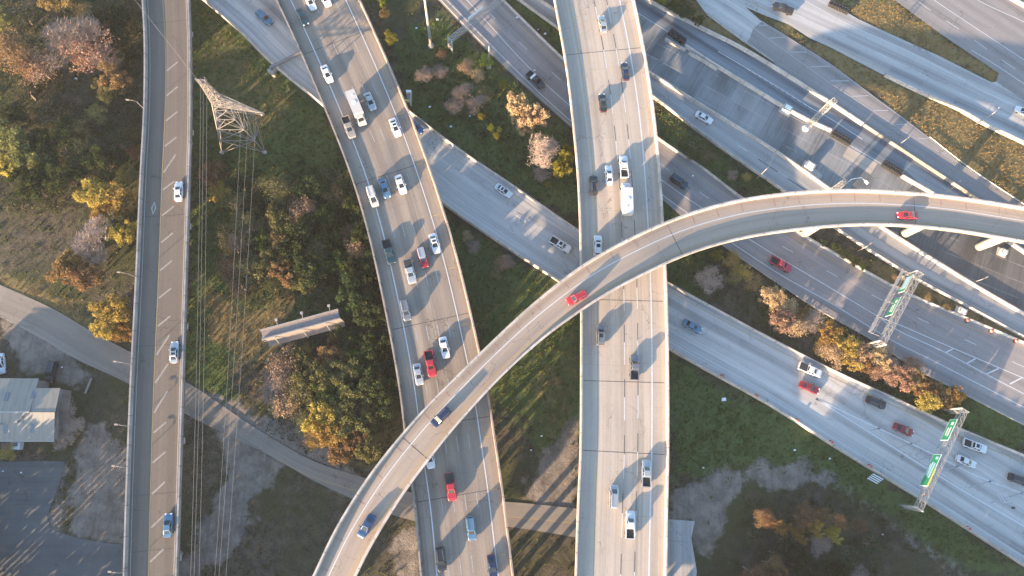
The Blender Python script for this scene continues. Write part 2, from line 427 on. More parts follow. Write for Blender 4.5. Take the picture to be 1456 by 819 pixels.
def sweep(name, path, N, mat, parent, prof, rng=None):
    """prof: closed outline of (across, up)."""
    m = MB(); n = len(path); K = len(prof); m.uv = []
    path = np.asarray(path); al = np.concatenate([[0], np.cumsum(np.linalg.norm(np.diff(path[:, :2], axis=0), axis=1))])
    i0, i1 = (0, n) if rng is None else (int(rng[0] * n), max(int(rng[0] * n) + 2, int(rng[1] * n)))
    idx = range(i0, min(i1, n))
    for i in idx:
        for (o, z) in prof: m.v.append((path[i][0] + N[i][0] * o, path[i][1] + N[i][1] * o, path[i][2] + z)); m.uv.append((o, al[i]))
    c = len(list(idx))
    for i in range(c - 1):
        for k in range(K):
            k2 = (k + 1) % K; m.f.append((i * K + k, (i + 1) * K + k, (i + 1) * K + k2, i * K + k2))
    m.f.append(tuple(range(K))); m.f.append(tuple((c - 1) * K + k for k in reversed(range(K))))
    o = m.build(name, mat, parent)
    bm = bmesh.new(); bm.from_mesh(o.data); bmesh.ops.recalc_face_normals(bm, faces=bm.faces[:]); bm.to_mesh(o.data); bm.free()
    return o

JERSEY = [(-0.30, 0), (0.30, 0), (0.27, 0.09), (0.16, 0.34), (0.11, 0.84), (-0.11, 0.84), (-0.16, 0.34), (-0.27, 0.09)]
def PARA(h=1.05, t=0.48): return [(0.0, -0.36), (t * 0.98, -0.02), (t, 0.0), (t * 0.85, 0.3), (t * 0.72, h), (0.0, h)]
def flip(p): return [(-a, b) for a, b in reversed(p)]

def px_path(px, z, step=2.0, ext=(0, 0)): return smooth(trace(px, z), step, ext)
def normals(path):
    T = np.gradient(np.asarray(path)[:, :2], axis=0); T /= np.linalg.norm(T, axis=1)[:, None]
    return np.stack([T[:, 1], -T[:, 0]], 1)
def pmark(px, w, mat, parent, z, dash=None, ext=(0, 0), phase=0.0, name=None):
    name = name or ('lane_marking' if dash else 'lane_line')
    return strip(name, px_path(px, z, 2.0, ext), w, mat, parent, dash, 0.012, phase)
def barrier(px, z, label, mat='concrete', prof=JERSEY, ext=(0, 0), name='concrete_barrier', cat='barrier', group='concrete barriers beside the carriageways'):
    path = px_path(px, z, 2.0, ext)
    o = sweep(name, path, normals(path), M[mat], None, prof)
    return tag(o, label, cat, group)

def sheet(name, px, z, mat, along, kind='structure', parent=None, zpx=None):
    """A flat polygon of pavement; along is the pixel direction its lanes run in."""
    pts = [P(a, b, z) for a, b in px]
    c = P(px[0][0], px[0][1], z); d = (P(px[0][0] + along[0], px[0][1] + along[1], z) - c); d.z = 0; d.normalize()
    n = Vector((d.y, -d.x, 0))
    me = bpy.data.meshes.new(name); bm = bmesh.new()
    vs = [bm.verts.new(p) for p in pts]; f = bm.faces.new(vs); f.normal_update()
    if f.normal.z < 0: f.normal_flip()
    bmesh.ops.triangulate(bm, faces=bm.faces[:])
    uvl = bm.loops.layers.uv.new('UVMap')
    for fc in bm.faces:
        for lp in fc.loops: lp[uvl].uv = ((lp.vert.co - c).dot(n), (lp.vert.co - c).dot(d))
    bm.to_mesh(me); bm.free()
    o = link(name, me, mat, parent)
    if kind: o['kind'] = kind
    return o

# ------------------------------------------------------------------ the ground: one sheet out to the horizon
def poly_sd(px_poly, X, Y):
    """Signed distance in metres to a traced outline (negative inside)."""
    q = np.array([P(a, b, 0)[:2] for a, b in px_poly])
    a, b = q, np.roll(q, -1, 0)
    d = np.full(X.shape, 1e9); ins = np.zeros(X.shape, bool)
    for (ax, ay), (bx, by) in zip(a, b):
        ex, ey = bx - ax, by - ay; wx, wy = X - ax, Y - ay
        t = np.clip((wx * ex + wy * ey) / (ex * ex + ey * ey + 1e-9), 0, 1)
        d = np.minimum(d, (wx - ex * t) ** 2 + (wy - ey * t) ** 2)
        c = ((ay > Y) != (by > Y)) & (X < (bx - ax) * (Y - ay) / (by - ay + 1e-12) + ax)
        ins ^= c
    d = np.sqrt(d)
    return np.where(ins, -d, d)

DIRT = [[(127, 609), (150, 612), (182, 639), (200, 700), (190, 790), (178, 790), (147, 768), (105, 762), (95, 740), (105, 700), (112, 650)],
        [(300, 600), (330, 606), (364, 636), (407, 660), (392, 690), (360, 715), (345, 760), (310, 800), (268, 830), (255, 819), (275, 770), (300, 720), (322, 660)],
        [(953, 700), (1010, 672), (1090, 656), (1140, 655), (1178, 678), (1170, 692), (1120, 690), (1060, 692), (1032, 715), (1025, 770), (1000, 800), (985, 740), (953, 738)],
        [(0, 452), (40, 470), (110, 515), (130, 530), (95, 555), (60, 530), (0, 500)], [(560, 741), (592, 745), (600, 819), (575, 830), (560, 790)],
        [(775, 640), (820, 590), (822, 740), (740, 712)], [(262, 552), (300, 560), (420, 610), (516, 676), (506, 708), (400, 660), (300, 612), (262, 596)],
        [(67, 733), (92, 656), (100, 650), (90, 700), (85, 760), (66, 770)], [(850, 40), (870, 60), (830, 70)]]
GREEN = [[(560, 60), (625, 20), (700, 90), (800, 190), (830, 320), (700, 240), (585, 155)], [(940, 150), (1010, 210), (1120, 280), (1000, 260), (940, 200)],
         [(945, 290), (1010, 340), (1000, 440), (945, 400)], [(945, 500), (1020, 540), (1240, 660), (1456, 819), (1400, 819), (1200, 690), (1100, 655), (960, 680)],
         [(640, 310), (780, 395), (830, 440), (830, 640), (770, 640), (700, 560), (650, 380)], [(380, 210), (470, 180), (540, 400), (480, 330), (400, 250)],
         [(270, 0), (300, 0), (455, 150), (480, 260), (370, 250), (270, 240)], [(380, 420), (490, 400), (500, 460), (370, 470), (330, 440)], [(1160, 560), (1456, 690), (1456, 620), (1350, 560)],
         [(270, 260), (330, 300), (330, 560), (268, 560)], [(700, 0), (780, 0), (810, 80), (740, 20)], [(1360, 540), (1456, 600), (1456, 640), (1340, 590)]]
DRY = [[(1090, 23), (1150, 54), (1257, 107), (1365, 157), (1456, 204), (1560, 260), (1560, 330), (1456, 292), (1369, 235), (1270, 157), (1180, 91)],
       [(1186, 0), (1270, 0), (1340, 50), (1420, 104), (1415, 117), (1330, 77), (1220, 27)], [(1000, 20), (1060, 62), (1100, 90), (1120, 120), (1058, 71), (996, 40), (940, 0), (980, -10)],
       [(0, 380), (110, 430), (160, 480), (60, 440), (0, 410)], [(280, 380), (340, 440), (420, 410), (380, 520), (300, 480)], [(1180, 350), (1300, 395), (1456, 480), (1456, 490), (1280, 415), (1170, 357)],
       [(1360, 450), (1456, 470), (1456, 487), (1380, 458)], [(470, 650), (560, 560), (600, 590), (520, 672)]]

xs = np.unique(np.concatenate([np.arange(-150, 176, 1.0), np.geomspace(176, 1500, 14), -np.geomspace(150, 1500, 14)]))
ys = np.unique(np.concatenate([np.arange(-60, 136, 1.0), np.geomspace(136, 1500, 14), -np.geomspace(60, 1500, 16)]))
GX, GY = np.meshgrid(xs, ys)
def wob(X, Y, f, s): 
    r = np.random.default_rng(s); o = np.zeros(X.shape)
    for k in range(6):
        a = r.uniform(0, 2 * math.pi); w = f * r.uniform(0.6, 2.2); o += np.sin((X * math.cos(a) + Y * math.sin(a)) * w + r.uniform(0, 6)) / 6
    return o
TRAIL = [[(790, 650), (820, 610), (822, 730), (770, 700)], [(1165, 668), (1240, 705), (1300, 760), (1430, 830), (1395, 830), (1280, 775), (1200, 705), (1160, 692)], [(953, 735), (990, 738), (1020, 740), (1010, 800), (985, 800), (970, 770)], [(590, 640), (700, 560), (690, 700), (600, 730)]]
HALF = [[(272, -10), (300, 0), (452, 150), (400, 200), (275, 230)], [(370, 410), (480, 410), (490, 450), (400, 520), (330, 540), (300, 470)], [(735, 520), (828, 450), (828, 640), (760, 660)], [(740, 410), (790, 390), (830, 420), (760, 460)], [(90, 0), (205, 0), (200, 130), (150, 60)]]
def weight(polys, soft):
    w = np.zeros(GX.shape)
    for p in polys:
        sd = poly_sd(p, GX, GY) + 2.6 * wob(GX, GY, 0.45, len(p) + 3)
        w = np.maximum(w, np.clip(0.5 - sd / (2 * soft), 0, 1))
    return w
gv = np.stack([GX, GY, 0.12 * wob(GX, GY, 0.25, 1) - 0.12 - 0.0 * GX], -1).reshape(-1, 3)
nx, ny = len(xs), len(ys)
qi = (np.arange(ny - 1)[:, None] * nx + np.arange(nx - 1)[None, :]).ravel()
me = bpy.data.meshes.new('ground'); me.from_pydata(gv.tolist(), [], np.stack([qi, qi + 1, qi + nx + 1, qi + nx], 1).tolist())
W_DIRT, W_GREEN, W_DRY = weight(DIRT, 2.2), weight(GREEN, 4.0), weight(DRY, 2.5)
W_DIRT = np.maximum(W_DIRT, .42 * weight(TRAIL, 2.0)); W_DRY = np.maximum(W_DRY, .5 * weight(HALF, 6.0))
for nm, arr in (('dirt', W_DIRT), ('green', W_GREEN), ('dry', W_DRY)):
    at = me.attributes.new(nm, 'FLOAT', 'POINT'); at.data.foreach_set('value', arr.ravel().astype(np.float32))
me.shade_smooth()

def ground_mat():
    g = G('earth, grass and gravel')
    co = g.coord('Object')
    def at(nm):
        a = g.n('Attribute'); a.attribute_name = nm; return a.outputs['Fac']
    big = g.noise(co, 0.05, 6, 0.6); mid = g.noise(co, 0.45, 7, 0.68); fin = g.noise(co, 3.2, 5, 0.7); tiny = g.noise(co, 9.0, 3, 0.7)
    litter = g.mix(g.ramp(mid, .3, .7), (0.03, 0.025, 0.018), (0.125, 0.10, 0.07)); litter = g.mix(g.math('MULTIPLY', g.ramp(fin, .4, .7), .6), litter, (0.15, 0.12, 0.085))
    litter = g.mix(g.ramp(big, 0.4, 0.65), litter, g.mix(fin, (0.04, 0.045, 0.018), (0.085, 0.085, 0.035)))
    green = g.mix(mid, (0.048, 0.085, 0.024), (0.10, 0.145, 0.04)); green = g.mix(g.math('MULTIPLY', g.ramp(fin, .35, .7), 0.75), green, (0.135, 0.13, 0.05)); green = g.mix(g.math('MULTIPLY', g.ramp(tiny, .5, .75), .5), green, (0.02, 0.03, 0.012))
    green = g.mix(g.math('MULTIPLY', g.ramp(g.noise(co, 0.16, 5), 0.58, 0.78), 0.5), green, (0.10, 0.085, 0.05))
    dry = g.mix(mid, (0.12, 0.085, 0.035), (0.32, 0.23, 0.11)); dry = g.mix(g.math('MULTIPLY', fin, 0.5), dry, (0.10, 0.10, 0.03))
    dirt = g.mix(g.ramp(g.noise(co, 0.3, 7, 0.7), 0.3, 0.7), (0.135, 0.108, 0.085), (0.33, 0.275, 0.22)); dirt = g.mix(g.math('MULTIPLY', tiny, 0.5), dirt, (0.17, 0.145, 0.125)); dirt = g.mix(g.math('MULTIPLY', g.ramp(g.noise(g.coord('Object', (.5, .06, 1)), 1.6, 5, .6), .5, .68), .45), dirt, (0.10, 0.085, 0.07))
    edge = g.math('MULTIPLY', g.math('SUBTRACT', mid, 0.5), 1.5)
    def sh(a, lo=0.3, hi=0.7): return g.ramp(g.math('ADD', a, g.math('MULTIPLY', edge, g.math('MULTIPLY', g.math('MULTIPLY', a, g.math('SUBTRACT', 1.0, a)), 4.0))), lo, hi)
    c = g.mix(sh(at('green')), litter, green); c = g.mix(sh(at('dry')), c, dry); c = g.mix(sh(at('dirt')), c, dirt)
    c = g.mix(0.5, c, g.mix(tiny, (0.2, 0.2, 0.2), (0.9, 0.9, 0.9)), 'SOFT_LIGHT')
    g.l(c, g.b.inputs['Base Color']); g.b.inputs['Roughness'].default_value = 0.95; g.b.inputs['Specular IOR Level'].default_value = 0.1
    g.bump(g.math('ADD', fin, g.math('MULTIPLY', mid, 1.5)), 0.9, 0.3)
    return g.m
M['ground'] = ground_mat()
tag(link('ground', me, M['ground']), kind='structure')

# ------------------------------------------------------------------ surface roads
ZN, ZF, ZG, ZK, ZH, ZI, ZL, ZM = 0.06, 0.10, 0.16, 0.05, 0.054, 0.058, 0.062, 0.066
# frontage road running under the bridges
frontage = Ribbon([(0, 405), (77, 440), (133, 473), (190, 503), (273, 548), (364, 609), (447, 656), (517, 679), (571, 696), (620, 709), (728, 714), (818, 723), (900, 732), (950, 739)],
                  [(0, 451), (37, 470), (117, 516), (188, 546), (262, 590), (340, 625), (407, 659), (497, 709), (557, 735), (610, 744), (728, 749), (816, 764), (900, 775), (950, 780)], ZN, ext=(70, 0))
o = tag(frontage.surface('frontage_road', M['pave_old']), kind='structure')
frontage.line('centre_line', 3.2, 0.12, M['yellow_paint'], o, rng=(0.62, 1.0))
sheet('turnaround_pavement', [(949, 738), (988, 741), (983, 765), (991, 813), (985, 850), (935, 850), (940, 790)], ZN - 0.004, M['pave_blue'], (0, 1))
tk = px_path([(953, 752), (965, 757), (974, 772), (980, 795), (984, 819)], ZN, 1.0)
strip('pavement_line', tk, 0.3, M['faded_paint']).parent = bpy.data.objects['turnaround_pavement']
# main lanes
main = Ribbon([(623, 0), (665, 44), (706, 85), (781, 154), (860, 222), (942, 284), (972, 310), (1031, 352), (1068, 378), (1159, 438), (1243, 486), (1292, 519), (1375, 563), (1456, 605)],
              [(714, 0), (801, 85), (875, 150), (946, 205), (996, 238), (1060, 286), (1133, 330), (1176, 355), (1280, 413), (1388, 459), (1456, 488)], ZF)
o = tag(main.surface('main_road', M['pave_brown']), kind='structure')
wp, fp, yp = M['white_paint'], M['faded_paint'], M['yellow_paint']
pmark([(635, 0), (690, 56), (791, 154), (942, 277), (969, 297), (1043, 347), (1112, 392), (1180, 430), (1272, 486), (1311, 505), (1446, 574)], 0.2, wp, o, ZF, ext=(60, 60))
pmark([(712, 10), (802, 96), (936, 207), (1047, 287), (1118, 331), (1180, 367), (1267, 413), (1292, 426), (1348, 452), (1456, 495)], 0.16, yp, o, ZF, ext=(60, 60))
pmark([(664, 0), (756, 100), (810, 150), (938, 254), (1000, 297), (1070, 343), (1180, 409), (1252, 452)], 0.2, wp, o, ZF, ext=(60, 0))
pmark([(690, 12), (708, 31), (804, 120), (938, 232), (996, 274), (1091, 338), (1151, 371), (1210, 404), (1326, 462), (1390, 491), (1456, 522)], 0.15, wp, o, ZF, (3.0, 12.2), (60, 60))
pmark([(1252, 452), (1272, 459), (1355, 495), (1454, 537)], 0.2, wp, o, ZF, ext=(0, 60))
pmark([(1252, 452), (1270, 466), (1344, 501), (1402, 532), (1456, 560)], 0.2, wp, o, ZF, ext=(0, 60))
for a, b in (((1345, 501), (1355, 496)), ((1374, 517), (1387, 510)), ((1402, 532), (1420, 524)), ((1436, 546), (1453, 537))):
    strip('gore_bar', px_path([a, b], ZF, 1), 0.3, wp, o)
# express lane
express = Ribbon([(737, 0), (791, 39), (860, 90), (929, 139), (1016, 204), (1118, 275), (1187, 324), (1292, 391), (1379, 438), (1456, 480)],
                 [(766, 0), (845, 52), (923, 104), (1008, 157), (1101, 215), (1178, 269), (1251, 322), (1325, 369), (1405, 418), (1470, 455)], ZG)
o = tag(express.surface('express_road', M['pave_grey']), kind='structure')
pmark([(1020, 188), (1056, 211), (1149, 273), (1215, 318)], 0.14, wp, o, ZG, (3, 12.2), phase=6)
pmark([(1078, 226), (1149, 273)], 0.22, M['joint'], o, ZG - 0.004)
express.line('edge_line', 1.0, 0.12, fp, o); express.line('edge_line', -1.6, 0.12, fp, o)
# closed slab, dark road, access road, far roads
UPK = [(850, -20), (905, 17), (951, 47), (971, 64), (1010, 89), (1118, 155), (1182, 187), (1280, 250), (1325, 275), (1434, 344), (1456, 359), (1600, 450)]
sheet('closed_pavement', [(735, -25), (766, 0), (845, 52), (923, 104), (1008, 157), (1101, 215), (1178, 269), (1251, 322), (1325, 369), (1405, 420), (1470, 456), (1600, 530)] + UPK[::-1], ZK, M['pave_slab'], (-0.55, 0.8))
BAR2 = [(890, -18), (919, 0), (996, 40), (1058, 71), (1176, 144), (1226, 177), (1311, 233), (1384, 281), (1456, 330), (1600, 425)]
o = sheet('dark_road', UPK + BAR2[::-1], ZH, M['pave_dark'], (1, 0.63))
pmark([(1021, 73), (1060, 96), (1110, 126), (1159, 157), (1176, 166), (1226, 198)], 0.16, wp, o, ZH)
pmark([(1062, 98), (1159, 158)], 0.35, M['joint'], o, ZH - 0.004, (1.2, 1.7))
pmark([(1062, 98), (1159, 158)], 0.12, wp, o, ZH + 0.004, (1.2, 1.7), name='reflector_strip')
pmark([(905, 17), (951, 46)], 0.16, wp, o, ZH + 0.004)
pmark([(1209, 207), (1253, 233)], 0.2, wp, o, ZH + 0.004)
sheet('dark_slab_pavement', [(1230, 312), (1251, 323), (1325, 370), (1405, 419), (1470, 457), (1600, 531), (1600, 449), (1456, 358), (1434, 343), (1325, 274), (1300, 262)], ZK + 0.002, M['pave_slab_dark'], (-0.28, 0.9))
sheet('repair_pavement', [(1206, 209), (1248, 232), (1238, 248), (1198, 222)], ZK + 0.004, M['deck_main'], (1, .6), 'structure')
sheet('repair_pavement', [(1290, 228), (1370, 282), (1340, 290), (1285, 240)], ZH + 0.004, M['pave_grey'], (1, .6), 'structure')
IU = [(1005, -40), (1060, 10), (1083, 30), (1141, 66), (1180, 91), (1247, 140), (1271, 157), (1319, 194), (1369, 235), (1454, 292), (1600, 390)]
IL = [(950, -40), (990, 0), (1005, 21), (1060, 62), (1099, 89), (1128, 116), (1226, 176), (1311, 232), (1384, 280), (1456, 329), (1600, 424)]
o = sheet('access_road', IL + IU[::-1], ZI, M['pave_far'], (1, 0.66))
sheet('pale_pavement', [(950, -40), (990, 0), (1005, 21), (1060, 62), (1066, 54), (1071, 40), (1083, 31), (1060, 10), (1005, -40)], ZI + 0.004, M['pave_blue'], (1, 0.66), 'structure')
pmark([(1030, 12), (1070, 39), (1180, 118), (1240, 157), (1302, 197), (1371, 237), (1456, 292)], 0.2, fp, o, ZI + .004)
pmark([(1083, 30), (1141, 66), (1180, 91), (1247, 141), (1319, 195), (1368, 235)], 0.2, fp, o, ZI + 0.004)
for a, b in (((1079, 36), (1093, 36)), ((1094, 54), (1116, 53)), ((1123, 74), (1147, 74)), ((1152, 95), (1180, 94)), ((1180, 115), (1207, 115)), ((1211, 137), (1234, 136)), ((1242, 157), (1263, 157)), ((1275, 177), (1290, 177)), ((1305, 197), (1319, 197)), ((1335, 217), (1346, 218))):
    strip('gore_bar', px_path([a, b], ZI + 0.004, 1), 0.3, fp, o)
o = sheet('feeder_road', [(1005, -40), (1150, -40), (1186, 0), (1205, 18), (1220, 27), (1263, 47), (1330, 77), (1410, 117), (1416, 116), (1600, 240), (1600, 275), (1456, 204), (1390, 172), (1365, 157), (1311, 133), (1257, 107), (1180, 67), (1151, 54), (1122, 35), (1090, 23), (1060, 10)], ZL, M['pave_feeder'], (1, 0.47))
pmark([(1110, -20), (1176, 19), (1220, 41), (1300, 77), (1398, 129), (1456, 155)], 0.16, wp, o, ZL)
pmark([(1130, 20), (1184, 42), (1242, 72), (1297, 99), (1354, 127), (1456, 176)], 0.14, wp, o, ZL, (3, 12))
pmark([(1060, -2), (1120, 30), (1180, 62), (1260, 102)], 0.14, yp, o, ZL)
o = sheet('far_road', [(1230, -40), (1272, 0), (1340, 50), (1420, 104), (1416, 116), (1600, 240), (1600, -40)], ZM, M['pave_far'], (1, 0.66))
pmark([(1290, -28), (1328, 0), (1456, 85), (1520, 128)], 0.18, wp, o, ZM)
pmark([(1350, -28), (1390, 0), (1456, 31), (1520, 62)], 0.18, wp, o, ZM)
pmark([(1270, -28), (1312, 7), (1367, 44), (1420, 82), (1490, 130)], 0.15, wp, o, ZM, (4, 9))
pmark([(1381, 71), (1420, 95), (1456, 119), (1500, 147)], 0.16, wp, o, ZM)
# lot beside the warehouse
sheet('parking_lot', [(-60, 660), (0, 657), (60, 655), (92, 656), (84, 690), (67, 733), (72, 752), (110, 765), (150, 772), (178, 775), (190, 830), (170, 860), (-60, 860)], 0.03, M['lot'], (1, 0))

# ------------------------------------------------------------------ the ramp E climbing under the brown bridge
EL = [(288, 0), (340, 45), (385, 90), (455, 148), (540, 218), (630, 291), (718, 352), (780, 392), (865, 445), (950, 497), (1016, 534), (1093, 577), (1200, 645), (1305, 709), (1456, 806)]
ER = [(400, 0), (480, 75), (583, 157), (623, 189), (683, 232), (751, 277), (822, 327), (885, 365), (948, 400), (1016, 437), (1060, 461), (1153, 511), (1180, 524), (1299, 577), (1333, 595), (1456, 646)]
ZE = 0.5
zl = [3.4, 3.4, 3.3, 3.1, 2.6, 1.8, 1.0, 0.7] + [ZE] * 7
zr = [3.4, 3.4, 2.9, 2.5, 1.7, 1.0, 0.7] + [ZE] * 9
exitr = Ribbon(EL, ER, zl, zr)
ero = tag(exitr.surface('exit_road', M['pave_blue'], thick=1.0), kind='structure')
def emark(px, w, mat, dash=None, ext=(0, 0), name='lane_line', phase=0):
    z = [float(np.interp(a, [455, 540, 630, 718, 780, 865], [3.1, 2.6, 1.8, 1.0, 0.7, ZE])) + .03 for a, b in px]
    return strip(name, smooth(trace(px, z), 2, ext), w, mat, ero, dash, 0.012, phase)
exitr.line('edge_line', -1.9, 0.14, yp, ero, dz=0.03); exitr.line('edge_line', 1.9, 0.16, wp, ero, dz=0.03)
exitr.line('lane_marking', -5.6, 0.14, fp, ero, (3, 12.2), dz=0.03); exitr.line('lane_marking', -9.3, 0.14, fp, ero, (3, 12.2), dz=0.03, phase=3)
emark([(1160, 567), (1230, 600), (1325, 645), (1392, 678), (1456, 702)], 0.34, wp, ext=(0, 60), name='gore_line')
emark([(1160, 567), (1240, 617), (1316, 665), (1400, 716), (1456, 748)], 0.34, wp, ext=(0, 60), name='gore_line')
for a, b in (((1238, 612), (1262, 606)), ((1276, 637), (1308, 627)), ((1303, 655), (1330, 647)), ((1340, 670), (1370, 660)), ((1376, 694), (1412, 683)), ((1408, 715), (1456, 700))):
    strip('gore_bar', px_path([a, b], ZE + .03, 1), 0.28, fp, ero)
def emarkblocks(name, quads, z):
    m = MB()
    for q in quads:
        b = len(m.v); m.v += [tuple(P(a, c, z + .045)) for a, c in q]; m.f.append(tuple(b + i for i in range(len(q))))
    o = m.build(name, wp, ero)
    bm = bmesh.new(); bm.from_mesh(o.data)
    for f in bm.faces:
        f.normal_update()
        if f.normal.z < 0: f.normal_flip()
    bm.to_mesh(o.data); bm.free()
# turn arrows and the worn word on the pavement
def stroke(a, b, w):
    a, b = np.array(a, float), np.array(b, float); d = (b - a) / np.linalg.norm(b - a); n = np.array([d[1], -d[0]]) * w / 2
    return [tuple(a - n), tuple(a + n), tuple(b + n), tuple(b - n)]
emarkblocks('pavement_arrow', [stroke((733, 306), (743, 312), 1.4), stroke((739, 310.5), (737, 316), 1.8), [(735, 314.5), (741, 317), (735.5, 318)], stroke((745, 315), (750, 316.6), 1.8), stroke((746, 313), (750, 317), 1.3)], 1.2)
emarkblocks('pavement_arrow', [stroke((724, 321.5), (727.5, 324), 1.3), stroke((727, 323), (728, 329), 1.6), [(724, 327), (729.5, 327.5), (726.5, 331)], stroke((728, 330.5), (731, 330.5), 1.2)], 1.2)
emarkblocks('pavement_word', [stroke((1419, 703), (1424.5, 714), 1.1), stroke((1422.3, 702.2), (1430, 715.5), 1.1), stroke((1427, 701), (1432.3, 710.5), 1.0), stroke((1430, 700), (1434.5, 709), 1.0), stroke((1419, 703), (1427.5, 701), 0.9), stroke((1425, 715), (1438, 712.5), 0.9), stroke((1434, 710), (1437.5, 713), 1.2)], ZE)
m = MB(); c = P(1440.5, 722, ZE); m.v = [(c.x + math.cos(k * .52) * (.45 + .1 * (k % 3)), c.y + math.sin(k * .52) * .3, ZE + .045) for k in range(12)]; m.f = [tuple(range(12))]
m.build('oil_spot', M['joint'], ero)
def rail_along(rib, d, label, prof, rng, name='concrete_barrier', mat='concrete', cat='barrier', group='concrete barriers beside the carriageways', sgn=1):
    o = sweep(name, rib.off(d), rib.N, M[mat], None, prof, rng); return tag(o, label, cat, group)
rail_along(exitr, 0.3, 'long pale concrete barrier along the south edge of the blue exit road', JERSEY, (0, 1))
rail_along(exitr, -0.3, 'long pale concrete barrier along the north edge of the blue exit road', JERSEY, (0, 1))
barrier([(700, -14), (714, 0), (801, 85), (875, 150), (946, 205), (996, 238), (1060, 286), (1133, 330), (1176, 355), (1280, 413), (1388, 459), (1456, 488)], ZF - .1, 'thin concrete median barrier along the yellow line of the main lanes', ext=(50, 50))
barrier([(737, 0), (791, 39), (860, 90), (929, 139), (1016, 204), (1118, 275), (1187, 324), (1292, 391), (1379, 438), (1456, 480)], ZG - .1, 'concrete barrier between the shrub strip and the grey express road', ext=(30, 50))
BIG = [(a * 1.7, b) for a, b in JERSEY]
barrier([(766, 0), (845, 52), (923, 104), (1008, 157), (1101, 215), (1178, 269), (1251, 322), (1325, 369), (1405, 418), (1470, 455)], ZG - .1, 'thick pale wall between the grey express road and the closed slab', prof=BIG, ext=(30, 40))
barrier([(973, 65), (1010, 89), (1064, 122), (1118, 155), (1150, 172), (1181, 186)], ZK, 'sunlit white barrier run between the dark road and the equipment on the slab', prof=BIG)
barrier([(1281, 250), (1300, 261), (1325, 275), (1380, 309), (1434, 344), (1456, 359), (1540, 412)], ZK, 'white barrier run going on beyond the black barrels under the curved ramp', prof=BIG)
barrier([(945, 56), (955, 62), (975, 73)], ZK, 'short sunlit barrier block behind the uppermost row of black barrels', prof=JERSEY)
barrier([(978, 76), (1000, 88), (1019, 100)], ZK, 'second short warm lit barrier block lying along the slab edge', prof=JERSEY)
barrier(BAR2[:6], ZH, 'long white barrier between the dark road and the weedy verge', prof=BIG)
barrier([(1227, 178), (1311, 233), (1384, 281), (1456, 330), (1540, 386)], ZH, 'low dark topped barrier between dark road and the hatched access road', mat='parapet_mid')
barrier([(1257, 107), (1311, 133), (1365, 157), (1390, 172), (1456, 204), (1540, 245)], ZL, 'sunlit white barrier between the feeder road and the dry orange grass', prof=BIG)
barrier([(1420, -12), (1440, 0), (1456, 9), (1520, 45)], ZM, 'white barrier in the top corner beyond the far road', prof=BIG)
def guardrail(px, z, label, ext=(0, 0)):
    path = px_path(px, z, 2.0, ext); N = normals(path)
    t = empty('guardrail', tuple(path[0]), 0, label, 'guardrail', 'steel guardrails')
    r = sweep('rail', path - path[0], N, M['steel'], t, [(-.06, .45), (.06, .45), (.12, .6), (.06, .75), (-.06, .75), (0, .6)])
    pts = path[::2][:90]
    for q in pts:
        b = MB(); x, y, zz = q - path[0]; b.box(x - .08, x + .08, y - .08, y + .08, -0.2, .7); b.build('post', M['steel_dark'], t)
guardrail([(623, -2), (665, 42), (706, 83), (781, 152), (812, 180)], 0, 'steel guardrail along the main lanes, upper stretch before the pale bridge')
guardrail([(1002, 331), (1031, 353), (1068, 379), (1159, 439), (1243, 487), (1292, 520), (1375, 564), (1456, 606)], 0, 'steel guardrail along the main lanes beside the autumn shrubs')
guardrail([(1005, 21), (1060, 62), (1099, 89)], 0, 'steel guardrail at the weedy verge below the access road')
guardrail([(1320, 196), (1371, 236), (1456, 293)], 0, 'steel guardrail at the lower edge of the dry orange grass')

# the evening air
hb = MB().box(-1700, 1700, -1700, 1700, -2.0, 166.0).mesh('haze')
g = G('thin evening haze'); g.t.nodes.remove(g.b)
pv = g.n('VolumePrincipled'); pv.inputs['Color'].default_value = (0.93, 0.93, 0.93, 1); pv.inputs['Density'].default_value = 0.0001; pv.inputs['Anisotropy'].default_value = 0.0
g.l(pv.outputs[0], g.t.nodes['Material Output'].inputs['Volume'])
tag(link('haze', hb, g.m), kind='stuff')

# ------------------------------------------------------------------ the bridges
ZA, ZB, ZC = 9.0, 11.0, 9.0
ZD = [16.5, 16.5, 16.4, 16.2, 16.0, 15.7, 15.4, 15.1, 14.6, 13.6, 12.7, 11.9, 11.3, 10.9, 10.6, 10.5]
ROADS = [main, express, exitr, frontage]
def on_road(x, y, pad=0.9, roads=None):
    for r in (roads or ROADS):
        j = np.argmin((r.L[:, 0] - x) ** 2 + (r.L[:, 1] - y) ** 2)
        d = np.array([x - r.L[j, 0], y - r.L[j, 1]])
        t = d @ r.N[j]
        if -pad < t < r.w[j] + pad and abs(d @ r.T[j]) < 4: return True
    return False

def rebase(t, loc):
    loc = Vector(loc); t.location = loc
    for c in t.children: c.location = c.location - loc

